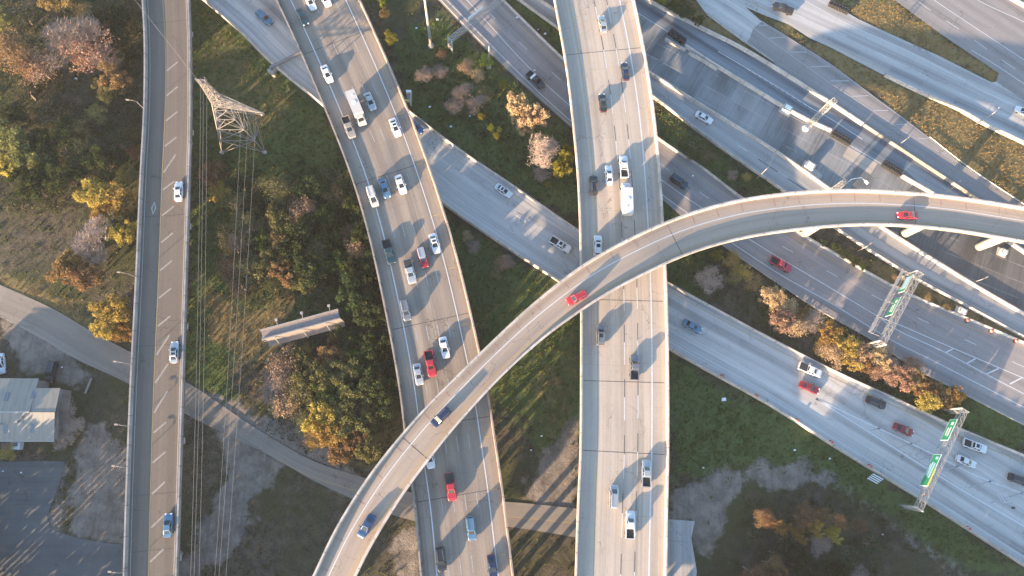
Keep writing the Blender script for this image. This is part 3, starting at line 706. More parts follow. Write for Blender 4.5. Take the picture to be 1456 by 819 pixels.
def bridge(name, rib, label, deck, para, joints, bents, ncol=3, thick=1.5, pl=PARA(), pr=PARA(), extra_parapets=True, cols=None):
    t = empty(name, label=label, cat='bridge', group='elevated roadways')
    rib.surface('deck', M[deck], thick, t)
    rib.wall('parapet', 0.0, M[para], t, pl)
    rib.wall('parapet', -1e-6, M[para], t, flip(pr))
    for s0 in joints:
        i = int(np.argmin(abs(rib.s - s0)))
        a = rib.L[i]; b = a.copy(); b[:2] += rib.N[i] * rib.w[i]
        strip('expansion_joint', np.array([a + (b - a) * k for k in (.04, .3, .6, .96)]), 0.15, M['joint'], t, dz=0.008)
    # bents: a cap beam on round columns
    for s0 in bents:
        i = int(np.argmin(abs(rib.s - s0)))
        a = rib.L[i]; w = rib.w[i]; n = np.append(rib.N[i], 0)
        us = [0.5] if ncol == 1 else list(np.linspace(.14, .86, ncol)) if ncol > 2 else [.34, .66]
        if cols is None and any(on_road(*(a + n * w * u)[:2]) for u in us): continue
        m = MB(); zt = a[2] - thick
        m.bar(tuple((a + n * w * .06)[:2]) + (zt - .6,), tuple((a + n * w * .94)[:2]) + (zt - .6,), 1.3, 1.2)
        m.build('pier_cap', M['pier'], t)
        for u in us:
            c = a + n * w * u
            MB().tube([(c[0], c[1], -.3), (c[0], c[1], zt - 1.15)], .62 if ncol > 1 else 1.05, 16).build('column', M['pier'], t, True)
    return t

A = Ribbon([(204, 0), (207, 60), (206.5, 150), (201, 260), (195, 400), (187, 560), (182, 690), (178, 819)],
           [(270.5, 0), (273, 100), (273, 190), (271, 260), (266, 420), (262, 560), (258, 700), (254, 819)], ZA, ext=(70, 40))
B = Ribbon([(392, 0), (420, 60), (455, 140), (495, 240), (520, 320), (545, 430), (567, 550), (578, 640), (590, 730), (598, 819)],
           [(512, 0), (553, 90), (590, 180), (625, 280), (655, 380), (678, 480), (697, 570), (713, 680), (723, 760), (731, 819)], ZB, ext=(70, 40))
Cb = Ribbon([(787, 0), (803, 90), (815, 190), (821.5, 270), (825, 400), (825, 500), (824, 640), (820.5, 720), (817, 819)],
            [(901, 0), (917, 80), (932, 180), (940, 280), (946, 380), (949, 480), (950, 560), (949, 680), (946.5, 819)], ZC, ext=(70, 40))
D = Ribbon([(445, 819), (480, 747), (530, 669), (590, 596), (650, 534), (700, 485), (760, 430), (830, 376), (900, 337), (970, 307), (1040, 287), (1110, 276), (1180, 271), (1250, 272), (1350, 280), (1456, 296)],
           [(508, 819), (545, 748), (590, 682), (640, 617), (700, 549), (760, 492), (830, 440), (900, 399), (970, 365), (1040, 343), (1110, 330), (1180, 323), (1250, 320), (1350, 328), (1456, 346)], ZD, ext=(50, 60))
ROADS_ALL = ROADS + [A, B, Cb]
far_lane = MB
def sta(rib, px, py):
    q = P(px, py, rib.L[0, 2]); return float(rib.s[np.argmin((rib.L[:, 0] - q.x) ** 2 + (rib.L[:, 1] - q.y) ** 2)])
LA = A.s[-1]
tA = bridge('viaduct', A, 'narrow dark two lane viaduct with hatched lane, beside the lattice pylon', 'deck_west', 'parapet_west',
            [sta(A, 197, 312), sta(A, 190, 490), sta(A, 183, 709), sta(A, 206, 40), sta(A, 179, 790)], np.arange(8, LA, 24), 2)
A.line('lane_line', 4.6, 0.14, yp, tA); A.line('lane_line', -1.0, 0.14, fp, tA); A.line('lane_line', 1.0, 0.14, fp, tA)
# hatch bars across the buffer
def hatch(name, rib, s_a, s_b, step, d0, d1, rise, w, mat, parent):
    k = s_a
    while k < s_b:
        i = int(np.argmin(abs(rib.s - k))); j = int(np.argmin(abs(rib.s - (k + rise))))
        a = rib.L[i].copy(); a[:2] += rib.N[i] * d0; b = rib.L[j].copy(); b[:2] += rib.N[j] * d1
        strip(name, np.array([a, (a + b) / 2, b]), w, mat, parent); k += step
hatch('hatch_bar', A, sta(A, 202, 90), sta(A, 178, 800), 6.1, 7.5, 4.9, 2.6, .36, M['dull_paint'], tA)
q = P(218.5, 296, ZA)
dm = MB(); dv = [(q.x, q.y + 1.6), (q.x + .55, q.y), (q.x, q.y - 1.6), (q.x - .55, q.y), (q.x, q.y + 1.2), (q.x + .3, q.y), (q.x, q.y - 1.2), (q.x - .3, q.y)]
dm.v = [(a, b, ZA + .013) for a, b in dv]; dm.f = [(0, 4, 5, 1), (1, 5, 6, 2), (2, 6, 7, 3), (3, 7, 4, 0)]
dm.build('diamond_marking', M['faded_paint'], tA)

tB = bridge('highway_bridge', B, 'wide brown five lane bridge crowded with cars, between wood and grass', 'deck_mid', 'parapet_mid',
            [sta(B, 500, 262), sta(B, 553, 472), sta(B, 586, 712), sta(B, 430, 82), sta(B, 574, 610)], np.arange(10, B.s[-1], 26), 4)
B.line('edge_line', 3.3, 0.22, wp, tB); B.line('edge_line', -3.2, 0.2, wp, tB)
for k in range(1, 5): 
    p = B.L.copy(); p[:, :2] += B.N * (3.3 + (B.w - 6.5) * k / 5)[:, None]
    strip('lane_marking', p, 0.15, fp, tB, (3.2, 12.2), .012, k * .7)
hatch('shoulder_mark', B, 20, B.s[-1] - 20, 12.2, 0, 0, 0, .1, yp, tB) if False else None
for k in np.arange(12, B.s[-1] - 5, 12.2):
    i = int(np.argmin(abs(B.s - k))); a = B.L[i].copy(); a[:2] += B.N[i] * (B.w[i] - 2.7); b = B.L[i].copy(); b[:2] += B.N[i] * (B.w[i] - 1.2)
    strip('shoulder_mark', np.array([a, (a + b) / 2, b]), .2, yp, tB)
for k in np.arange(6, B.s[-1] - 5, 6.1):
    i = int(np.argmin(abs(B.s - k))); a = B.L[i]; n = B.N[i]; u = B.T[i]
    b_ = MB(); q0 = (a[0] + n[0] * .5, a[1] + n[1] * .5); b_.bar((q0[0] - u[0] * .35, q0[1] - u[1] * .35, ZB + .35), (q0[0] + u[0] * .35, q0[1] + u[1] * .35, ZB + .35), .3, .7)
    b_.build('parapet_post', M['parapet_mid'], tB)

tC = bridge('highway_bridge', Cb, 'wide pale sunlit bridge running straight up the middle, crossed by the curved ramp', 'deck_main', 'concrete',
            [sta(Cb, 808, 72), sta(Cb, 825, 535), sta(Cb, 823, 640), sta(Cb, 821, 430)], np.arange(6, Cb.s[-1], 25), 4)
Cb.line('edge_line', -3.55, 0.3, wp, tC); Cb.line('edge_line', 3.9, 0.16, yp, tC)
for k, dsh in ((1, (2, 4.2)), (2, (5.0, 12.2)), (3, (5.0, 12.2))):
    p = Cb.L.copy(); p[:, :2] += Cb.N * (3.9 + (Cb.w - 7.6) * (k / 4 + .0))[:, None]
    strip('lane_marking', p, 0.17, wp if k > 1 else fp, tC, dsh, .012, 0)
    if k > 1: strip('contrast_line', p, 0.17, M['dark_paint'], tC, (4.0, 12.2), .012, 8.2 - 12.2 + 12.2 + 0.0)
tD = bridge('curved_ramp', D, 'high tan curved flyover ramp sweeping over both wide bridges', 'deck_ramp', 'concrete',
            [sta(D, 958, 311), sta(D, 567, 622), sta(D, 1316, 277)], [], 1, 1.6, PARA(1.0, .55), PARA(1.0, .55))
p = D.L.copy(); p[:, :2] += D.N * (D.w * .36)[:, None]
strip('lane_line', p, .2, wp, tD); D.line('edge_line', -1.3, .16, yp, tD)
for k in np.arange(4, D.s[-1] - 3, 6.9):
    i = int(np.argmin(abs(D.s - k))); n = D.N[i]; a = D.L[i].copy(); a[:2] += n * .75; b = D.L[i].copy(); b[:2] += n * (D.w[i] * .3)
    strip('shoulder_joint', np.array([a, (a + b) / 2, b]), .14, M['red_joint'], tD)
# the ramp's single columns, with a hammerhead cap
for (bx, by) in ((1143, 333), (1285, 333), (1392, 351), (676, 470), (790, 430), (536, 700), (600, 560)):
    c = P(bx, by, 0)
    j = int(np.argmin((D.L[:, 0] + D.N[:, 0] * D.w / 2 - c.x) ** 2 + (D.L[:, 1] + D.N[:, 1] * D.w / 2 - c.y) ** 2))
    ctr = D.L[j, :2] + D.N[j] * D.w[j] / 2
    cc = ctr if by not in (333, 351) else np.array([c.x, c.y])
    if by not in (333, 351) and on_road(cc[0], cc[1], 1.2, ROADS_ALL): continue
    zt = D.L[j, 2] - 1.6
    MB().tube([(cc[0], cc[1], -.3), (cc[0], cc[1], zt - 1.3)], 1.05, 20).build('column', M['pier'], tD, True)
    e = MB(); n = D.N[j]; w = D.w[j]
    a0, b0 = D.L[j, :2] + n * w * .12, D.L[j, :2] + n * w * .88
    e.bar((a0[0], a0[1], zt - .7), (b0[0], b0[1], zt - .7), 1.7, 1.4); e.build('pier_cap', M['pier'], tD)
c = P(390, 106, 0)
t = empty('bridge_pier', tuple(c), 0, 'round concrete pier at the edge of the grey ramp beside the brown bridge', 'pier')
MB().tube([(0, 0, -.3), (0, 0, 2.2)], .8, 18).build('column', M['pier'], t, True)
a = P(380, 100, 2.8) - c; b = P(430, 76, 2.8) - c
MB().bar((a.x, a.y, 2.0), (b.x, b.y, 2.0), 1.2, .7).build('pier_cap', M['pier'], t)
# raised joint and overhead beam on the ramp there
a, b = P(384, 96, 4.4), P(428, 74, 4.4)
t = empty('overhead_beam', tuple((a.x, a.y, 3.4)), 0, 'grey steel beam laid across the ramp under the brown bridge edge', 'beam')
MB().bar((0, 0, .9), tuple((b - a) + Vector((0, 0, .9))), .7, .7).build('beam', M['steel_dark'], t)
for k in (0.02, .98):
    q = (b - a) * k; MB().bar((q.x, q.y, -.1), (q.x, q.y, .6), .5).build('post', M['steel_dark'], t)

# ------------------------------------------------------------------ masts, lamps, gantries
def lattice(m, a, b, w0, w1, n, r=.05, across=None):
    a, b = Vector(a), Vector(b); d = (b - a).normalized()
    u = Vector((0, 0, 1)) if abs(d.z) < .9 else Vector(across or (1, 0, 0))
    s = d.cross(u).normalized(); t = s.cross(d)
    prev = None
    for k in range(n + 1):
        f = k / n; c = a.lerp(b, f); w = (w0 + (w1 - w0) * f) / 2
        q = [c - s * w - t * w, c + s * w - t * w, c + s * w + t * w, c - s * w + t * w]
        for i in range(4): m.bar(q[i], q[(i + 1) % 4], r * 1.4)
        if prev:
            for i in range(4):
                m.bar(prev[i], q[i], r * 2.4)
                m.bar(prev[i], q[(i + 1) % 4], r * 1.5); m.bar(prev[(i + 1) % 4], q[i], r * 1.5)
        prev = q
    return m

def gantry(a_px, b_px, zt, label, signs, depth=1.3, catwalk=None, dbl=True, mat='steel'):
    a, b = P(*a_px, 0), P(*b_px, 0); t = empty('sign_gantry', tuple(a), 0, label, 'gantry', 'sign gantries over the roads')
    v = b - a; L = v.length; d = v.normalized(); n = Vector((d.y, -d.x, 0))          # n: to the other side
    lattice(MB(), (0, 0, zt - depth / 2), tuple(v + Vector((0, 0, zt - depth / 2))), depth, depth, max(6, int(L / 1.7)), .04).build('truss', M[mat], t)
    for q in (Vector((0, 0, 0)), v):
        for s in (-1, 1):
            f = q + n * s * depth * .62
            MB().tube([f + Vector((0, 0, -.3)), f + Vector((0, 0, zt))], .2, 10).build('post', M[mat], t, True)
        br = MB(); f0, f1 = q - n * depth * .62, q + n * depth * .62
        for k in range(4):
            z0, z1 = zt * k / 4, zt * (k + 1) / 4
            br.bar(f0 + Vector((0, 0, z0 + .2)), f1 + Vector((0, 0, z1)), .12); br.bar(f0 + Vector((0, 0, z1)), f1 + Vector((0, 0, z1)), .14)
        br.build('brace', M[mat], t)
    for (f0, f1, zlo, zhi, side, kind) in signs:
        c0, c1 = v * f0, v * f1; off = n * side * (depth * .5 + .35)
        p0, p1 = c0 + off, c1 + off; th = n * side * .06
        def quad(x0, x1, z0, z1, lay):
            e0, e1 = p0.lerp(p1, x0), p0.lerp(p1, x1); o0 = th * lay; o1 = th * (lay + 1)
            H = zhi - zlo; za, zb = zlo + H * z0, zlo + H * z1
            return [e0 + o0 + Vector((0, 0, za)), e1 + o0 + Vector((0, 0, za)), e1 + o1 + Vector((0, 0, za)), e0 + o1 + Vector((0, 0, za)),
                    e0 + o0 + Vector((0, 0, zb)), e1 + o0 + Vector((0, 0, zb)), e1 + o1 + Vector((0, 0, zb)), e0 + o1 + Vector((0, 0, zb))]
        if kind == 'back':
            MB().hexa(quad(0, 1, 0, 1, 0)).build('sign_panel', M['white_sign'], t); continue
        pn = MB().hexa(quad(0, 1, 0, 1, 0)).build('sign_panel', M['white_sign'], t)
        MB().hexa(quad(.025, .975, .05, .95, .45)).build('green_field', M['green_sign'], pn)
        lg = MB()
        if kind == 'wide':
            for (x0, x1, z0, z1) in ((.26, .72, .62, .8), (.3, .75, .36, .5), (.34, .7, .16, .28), (.84, .92, .5, .8)): lg.hexa(quad(x0, x1, z0, z1, .9))
            lg.build('legend', M['blue_sign'], pn)
            MB().hexa(quad(.08, .56, .72, .93, .8)).build('yellow_strip', M['yellow_sign'], pn) if False else MB().hexa(quad(.02, .55, .955, 1.12, .4)).build('yellow_strip', M['yellow_sign'], pn)
            for k in (.3, .6): lg2 = None
        elif kind == 'blue':
            for (x0, x1, z0, z1) in ((.2, .9, .15, .85),): lg.hexa(quad(x0, x1, z0, z1, .9))
            lg.build('legend', M['blue_sign'], pn)
        else:
            for (x0, x1, z0, z1) in ((.72, .86, .45, .75), (.2, .62, .58, .72), (.24, .6, .3, .42)): lg.hexa(quad(x0, x1, z0, z1, .9))
            lg.build('legend', M['white_sign'], pn)
        for k in (.12, .5, .88):
            e = p0.lerp(p1, k); MB().bar(e + Vector((0, 0, zlo + .2)), e + Vector((0, 0, zhi - .2)) , .12).build('sign_bracket', M['steel_dark'], t) if False else None
    if catwalk:
        f0, f1, off, z = catwalk
        o0, o1 = v * f0 + n * off, v * f1 + n * off
        MB().bar(o0 + Vector((0, 0, z)), o1 + Vector((0, 0, z)), .8, .14).build('catwalk', M['steel'], t)
        for s in (-.45, .45):
            h = MB(); k = n * s
            h.bar(o0 + k + Vector((0, 0, z + .9)), o1 + k + Vector((0, 0, z + .9)), .07)
            for j in range(9):
                q = o0.lerp(o1, j / 8) + k; h.bar(q + Vector((0, 0, z)), q + Vector((0, 0, z + .9)), .06)
            h.build('handrail', M['steel'], t)
        for j in range(5):
            q = v * (f0 + (f1 - f0) * j / 4); MB().bar(q + Vector((0, 0, zt - depth)), q + n * off + Vector((0, 0, z)), .09).build('hanger', M['steel'], t)
    return t
# side -1 = the upper-left face towards which the traffic comes
gantry((1281, 720), (1344, 585), 7.0, 'tall lattice gantry with two green signs over the blue exit road', [(.2, .52, 4.9, 7.7, -1, 'wide'), (.66, .88, 5.0, 7.6, -1, 'small')])
gantry((1228, 494), (1279, 399), 8.4, 'sunlit lattice gantry with catwalk and two green signs over the main lanes', [(.36, .62, 5.2, 7.9, -1, 'small'), (.7, .95, 5.2, 7.9, -1, 'blue')], 1.3, (.08, .98, -2.6, 5.6))
gantry((641, 73), (735, -2), 5.6, 'bare lattice gantry with white sign back across the upper main lanes', [(.3, .52, 4.4, 6.6, -1, 'back')], 1.1)

def lamp(base_px, z0, h, arm, label, group='street lamps beside the roads', name='street_lamp', thick=.09):
    LM = M['pylon'] if name == 'bridge_lamp' else M['steel']
    c = P(*base_px, z0); t = empty(name, tuple(c), 0, label, 'street lamp', group)
    ax = Vector((arm[0], arm[1], 0))
    MB().tube([(0, 0, -.2 if z0 == 0 else -.5), (0, 0, h)], [thick * 1.3, thick * .8], 8).build('pole', LM, t, True)
    MB().tube([(0, 0, h), tuple(ax * .5 + Vector((0, 0, h + .25))), tuple(ax + Vector((0, 0, h + .3)))], [thick * .75, thick * .6, thick * .5], 8).build('arm', LM, t, True)
    hd = MB(); e = ax.normalized(); s = Vector((-e.y, e.x, 0)) * .17
    p0, p1 = ax + Vector((0, 0, h + .22)), ax + e * .75 + Vector((0, 0, h + .22))
    hd.hexa([p0 - s, p1 - s, p1 + s, p0 + s] + [p0 - s + Vector((0, 0, .16)), p1 - s * .7 + Vector((0, 0, .12)), p1 + s * .7 + Vector((0, 0, .12)), p0 + s + Vector((0, 0, .16))])
    hd.build('lamp_head', LM, t)
    return t
for i, (bx, by, nm) in enumerate(((205, 155, 'lamp on the viaduct parapet above the orange brown tree'), (194.5, 395, 'lamp on the viaduct parapet between the yellow trees'), (190, 519, 'lamp on the viaduct parapet where it crosses the frontage road'),
                               (187, 606, 'lamp on the viaduct parapet above the sandy patch'), (183.5, 664, 'lamp on the viaduct parapet beside the sandy patch'), (179, 812, 'lamp on the viaduct parapet over the dark lot'))):
    c = P(bx, by, ZA); lamp((bx, by), ZA, 3.6 if i < 3 else 2.2, (-1.6, .25), nm, 'lamps along the narrow viaduct', 'bridge_lamp', .08)
lamp((1076, 254), 0, 7.4, (1.5, 3.0), 'leaning looking lamp pole reaching over the express road with a long arm')
lamp((1388, 177), 0, 6.4, (1.2, 1.2), 'lamp pole on the dry grass reaching over the feeder road')
lamp((1337, 277), 0, 5.8, (.9, 1.0), 'lamp pole beside the dark road just above the curved ramp')
lamp((1279, 205), 0, 2.6, (.6, .5), 'short lamp on the low barrier of the hatched access road')
lamp((1220, 357), 0, 3.8, (.8, .6), 'short lamp on the shrub strip between main lanes and express road')
lamp((1385, 401), 0, 2.6, (.9, .4), 'small lamp standing on the dark closed slab')
c = P(695, 95, 0)
t = empty('light_pole', tuple(c), 0, 'slim white pole at the shrubs beside the upper main lanes', 'pole')
MB().tube([(0, 0, -.2), (0, 0, 9.5)], [.17, .12], 10).build('pole', M['steel'], t, True); MB().box(-.6, .6, -.6, .6, -.1, .35).build('base', M['pier'], t)
c = P(613, 66, 0)
t = empty('high_mast', tuple(c), 0, 'thick tall high mast pole on the dark grass beside the brown bridge', 'pole')
MB().tube([(0, 0, -.2), (0, 0, 6), (0, 0, 24)], [.42, .38, .2], 14).build('pole', M['steel'], t, True)
MB().tube([(0, 0, -.2), (0, 0, .5)], .8, 14).build('base', M['pier'], t, True)
MB().tube([(0, 0, 23.2), (0, 0, 24.2)], [1.3, .9], 14).build('lamp_ring', M['steel'], t, True)
for (bx, by, h, nm) in ((1150, 178, 13.0, 'white lattice mast rising beside the black barrels on the closed slab'), (1184, 271, 6.0, 'short white lattice mast with bent arm beside the curved ramp')):
    c = P(bx, by, 0); t = empty('lattice_mast', tuple(c), .6, nm, 'mast', 'lattice masts on the closed slab')
    lattice(MB(), (0, 0, 0), (0, 0, h), 1.3, 1.3, int(h / 1.3), .035).build('lattice', M['steel'], t)
    MB().tube([(0, 0, -.1), (0, 0, .35)], 1.0, 16).build('base', M['pier'], t, True)
    if h < 8:
        MB().tube([(.8, -.8, 0), (2.2, -.4, 5.5), (4.4, -1.4, 5.6), (5.0, -2.8, 5.3)], .11, 8).build('arm', M['white_sign'], t, True)
        MB().box(4.7, 5.3, -3.6, -2.6, 5.1, 5.4).build('lamp_head', M['white_sign'], t)
c = P(1145, 183, 0); t = empty('round_base', tuple(c), 0, 'round white pad at the foot of the tall lattice mast', 'pad'); MB().tube([(0, 0, 0), (0, 0, .5)], .9, 18).build('pad', M['white_sign'], t, True); MB().tube([(0, 0, .5), (0, 0, .8)], .35, 12).build('stub', M['steel'], t, True)

# equipment boxes on the slab
def equip(px, rz, label, lx=2.2, ly=1.6, h=1.5):
    c = P(*px, ZK); t = empty('equipment_cabinet', tuple(c), rz, label, 'cabinet', 'cabinets on and near the closed slab')
    MB().box(-lx / 2, lx / 2, -ly / 2, ly / 2, .12, h).build('body', M['white_sign'], t)
    MB().box(-lx / 2 - .08, lx / 2 + .08, -ly / 2 - .08, ly / 2 + .08, h + .002, h + .12).build('lid', M['steel'], t)
    MB().box(-lx / 2 + .3, lx / 2 - .3, -ly / 2 + .3, ly / 2 - .3, h + .122, h + .3).build('vent', M['white_sign'], t)
    MB().box(-lx / 2 - .5, lx / 2 + .5, -ly / 2 - .5, ly / 2 + .5, 0, .118).build('plinth', M['pier'], t)
equip((1117, 157), -.55, 'white equipment cabinet on the slab just below the long white barrier'); equip((1149, 238), -.6, 'white equipment cabinet beside the express road wall')
equip((1365, 443), -.5, 'small pale cabinet in the weeds between main lanes and express road', 1.7, 1.2, 1.2); equip((1424, 359), -.4, 'pale cabinet alone on the dark closed slab near the ramp', 1.4, 1.1, 1.2)
o = sheet('equipment_pad', [(1150, 247), (1160, 240), (1170, 250), (1160, 258)], ZK + .004, M['pier'], (1, .6))
# black crash barrels: one cushion of drums each
def cushion(a_px, b_px, label, z, n=6, rows=2):
    a, b = P(*a_px, z), P(*b_px, z); t = empty('crash_cushion', tuple(a), 0, label, 'crash cushion', 'rows of black crash barrels')
    v = b - a; d = v.normalized(); s = Vector((-d.y, d.x, 0))
    for k in range(n):
        for r in range(rows):
            q = v * (k / (n - 1)) + s * (r - .5) * .95
            m = MB(); m.tube([q, q + Vector((0, 0, .45)), q + Vector((0, 0, .5)), q + Vector((0, 0, .98)), q + Vector((0, 0, 1.0))], [.44, .44, .47, .44, .3], 14); m.build('barrel', M['rubber'], t, True)
cushion((953, 47), (971, 60), 'row of black barrels at the upper end of the closed slab', ZK + .01)
cushion((1184, 191), (1206, 204), 'row of black barrels by the lattice mast, middle of the slab edge', ZK + .01, 7)
cushion((1256, 234), (1278, 247), 'row of black barrels on the slab edge nearest the curved ramp', ZK + .01, 7)
cushion((1180, 6), (1204, 17), 'row of black barrels at the top edge beside the lit grass', ZL + .01, 7)
a, b = P(1262, 120, 0), P(1100, 90, 0)
# orange barrels
ordw = ['first', 'second', 'third', 'fourth', 'fifth', 'sixth', 'seventh']
def drum(px, z, label, group):
    c = P(*px, z); t = empty('traffic_drum', tuple(c), 0, label, 'barrel', group)
    MB().tube([(0, 0, 0), (0, 0, .1)], [.5, .42], 12).build('base', M['rubber'], t, True)
    MB().tube([(0, 0, .1), (0, 0, .5), (0, 0, .95), (0, 0, 1.0)], [.36, .33, .28, .2], 12).build('body', M['orange'], t, True)
    MB().tube([(0, 0, .55), (0, 0, .72)], [.335, .318], 12, False).build('reflective_band', M['white_sign'], t, True)
for i, q in enumerate(((1027, 535), (1075, 563), (1132, 598), (1181, 629), (1236, 663), (1314, 703), (1376, 751))):
    drum(q, ZE + .02, 'orange red drum on the exit road shoulder, %s from the pale bridge' % ordw[i], 'drums on the exit road shoulder')
for i, q in enumerate(((1374, 456), (1408, 471), (1443, 485))):
    drum(q, ZF + .02, 'pinkish orange drum along the median of the main lanes, %s past the catwalk gantry' % ordw[i], 'drums along the main lanes median')
# barricade boards
c = P(1241, 680, 0); t = empty('barricade', tuple(c), -.5, 'white striped barricade boards stacked on the grass beside the exit road', 'barricade')
for k in range(4):
    MB().box(-1.3 + k * .12, 1.3 + k * .12, -.75 + k * .42, -.5 + k * .42, .3 + k * .28, .36 + k * .28).build('board', M['white_sign'], t)
for s in (-1.0, 1.1): MB().bar((s, -.8, 0), (s, .8, 1.3), .1).build('leg', M['steel'], t)
# sign hung on the side of the brown bridge
c = P(580, 142, 0); t = empty('side_sign', tuple(P(581, 141, 7.0)), 0, 'small pale sign box bracketed to the side of the brown bridge', 'sign')
MB().box(-.5, .7, 1.1, 1.6, -.2, 1.6).build('sign_panel', M['white_sign'], t); MB().box(-.3, .4, -1.2, 1.08, .3, .9).build('bracket', M['steel_dark'], t); MB().box(.45, .75, -1.6, 1.0, -.4, 1.1).build('side_panel', M['steel'], t); MB().box(-.6, .4, -1.0, -.7, .95, 1.1).build('strut', M['orange'], t) if False else MB().box(-1.2, .4, -1.0, -.7, .95, 1.1).build('strut', M['yellow_sign'], t)

# lattice pylon and its wires
legs = [P(316, 217, 0), P(377, 217, 0), P(374, 163, 0), P(314, 163, 0)]
ctr = sum(legs, Vector()) / 4
t = empty('lattice_pylon', tuple(ctr), 0, 'tall lattice power pylon on the lit grass between two bridges', 'pylon')
HP = 25.0
rel = [l - ctr for l in legs]
def ring(z):
    f = 1 - .80 * min(z / 17.0, 1.0) if z < 17 else .20 - .10 * (z - 17) / (HP - 17)
    return [Vector((r.x * f, r.y * f, z)) for r in rel]
lv = [0, 4.5, 8.5, 12, 15, 17, 19, 21, 23, HP]
bd = MB(); leg_m = [MB() for _ in range(4)]
for z0, z1 in zip(lv[:-1], lv[1:]):
    r0, r1 = ring(z0), ring(z1)
    for i in range(4):
        j = (i + 1) % 4
        leg_m[i].bar(r0[i], r1[i], .24 if z0 < 17 else .14)
        bd.bar(r0[i], r1[j], .11); bd.bar(r0[j], r1[i], .11); bd.bar(r1[i], r1[j], .12)
        if z0 < 12: 
            mid0 = (r0[i] + r0[j]) / 2; mid1 = (r1[i] + r1[j]) / 2
            bd.bar(r0[i], mid1, .07); bd.bar(r0[j], mid1, .07)
for q in leg_m: q.build('leg', M['pylon'], t)
bd.build('bracing', M['pylon'], t)
for q in rel: MB().tube([(q.x, q.y, -.3), (q.x, q.y, .5)], .5, 12).build('footing', M['pier'], t, True)
tips = []
q17, q24 = ring(17), ring(24)
for (tp, rg, atts) in ((P(374, 161, 17.5), q17, ((340, 147, 17), (350, 151, 17), (361, 156, 17))), (P(277, 112, 24.0), q24, ((281, 114, 24), (285, 111, 24), (290, 109, 24)))):
    m_ = MB(); tip = tp - ctr; zz = tp.z
    for q in rg: m_.bar((q.x, q.y, zz - 1.2), tip, .14); m_.bar((q.x, q.y, zz + .6), tip, .14)
    for f in (.3, .55, .75):
        a_ = [Vector((q.x, q.y, zz + (.6 if k % 2 else -1.2))).lerp(tip, f) for k, q in enumerate(rg)]
        for k in range(4): m_.bar(a_[k], a_[(k + 1) % 4], .09)
    m_.build('cross_arm', M['pylon'], t)
    for (ax_, ay_, az_) in atts:
        w0 = P(ax_, ay_, az_); tips.append(w0 - Vector((0, 0, 1.6)))
        MB().tube([w0 - ctr, w0 - ctr - Vector((0, 0, 1.6))], .12, 6).build('insulator', M['steel_dark'], t, True)
wires_px = [(302, 819), (308, 819), (318, 819), (267, 819), (272, 819), (279, 819)]
for k, (tp, wpx) in enumerate(zip(tips, wires_px)):
    a = tp; e = P(*wpx, a.z - 1.0); e = a + (e - a) * 1.4; e2 = a + Vector((-60, 74, 3))
    pts = [a.lerp(e, f) - Vector((0, 0, 4 * 1.6 * f * (1 - f))) for f in np.linspace(0, 1, 28)]
    pt2 = [a.lerp(e2, f) - Vector((0, 0, 4 * 2.0 * f * (1 - f))) for f in np.linspace(0, 1, 14)]
    lab = ['inner', 'middle', 'outer', 'outer', 'middle', 'inner'][k] + ' power line wire of the pylon, in the bundle ' + ('towards the wood' if k < 3 else 'towards the viaduct')
    o = MB().tube((list(reversed(pt2)) if k == 3 else []) + pts[1 if k == 3 else 0:], .028, 5).build('power_line', M['steel_dark'], None, True)
    tag(o, lab, 'wire', 'wires of the power line')

# billboard, seen from behind and above
def bb():
    z0, z1 = 4.6, 9.2
    a0, a1 = P(371, 476, z1), P(482, 446, z1)
    c = (a0 + a1) / 2; c.z = 0; d = (a1 - a0); d.z = 0; L = d.length; ang = math.atan2(d.y, d.x)
    t = empty('billboard', (c.x, c.y, 0), ang, 'long double sided billboard with timber walkway beside the wood', 'billboard')
    h = L / 2
    for s, y in ((1, .95), (-1, -.95)):
        m_ = MB(); m_.box(-h, h, y - .09, y + .09, z0, z1); m_.build('panel', M['billboard'], t)
        f = MB()
        for zz in (z0 + .05, z1 - .05): f.bar((-h, y + s * .16, zz), (h, y + s * .16, zz), .14)
        for x in (-h, h): f.bar((x, y + s * .16, z0), (x, y + s * .16, z1), .14)
        f.build('panel_frame', M['steel'], t)
    m_ = MB(); m_.box(-h + .1, h - .1, -.82, .82, z1 - .55, z1 - .45); m_.build('top_decking', M['billboard'], t)
    m_ = MB()
    for k in range(4): m_.bar((-h, -1.3 - .25 * k, z0 + .1), (h, -1.3 - .25 * k, z0 + .1), .2, .08)
    m_.build('walkway', M['wood'], t)
    for x in (-h * .72, 0, h * .6):
        MB().tube([(x, -.3, -.3), (x, -.3, z0)], .34, 12).build('post', M['steel'], t, True)
        m_ = MB(); m_.bar((x, -2.4, z0 - .3), (x, 1.6, z0 - .3), .3); m_.bar((x, -2.2, z0), (x, -1.1, z1 - .3), .16); m_.build('strut', M['steel'], t)
    for x in (-h * .55, h * .1, h * .8):
        m_ = MB(); m_.bar((x, 1.0, z1), (x, 2.3, z1 + .3), .1); m_.box(x - .3, x + .3, 2.1, 2.6, z1 + .1, z1 + .4); m_.build('flood_lamp', M['steel'], t)
bb()

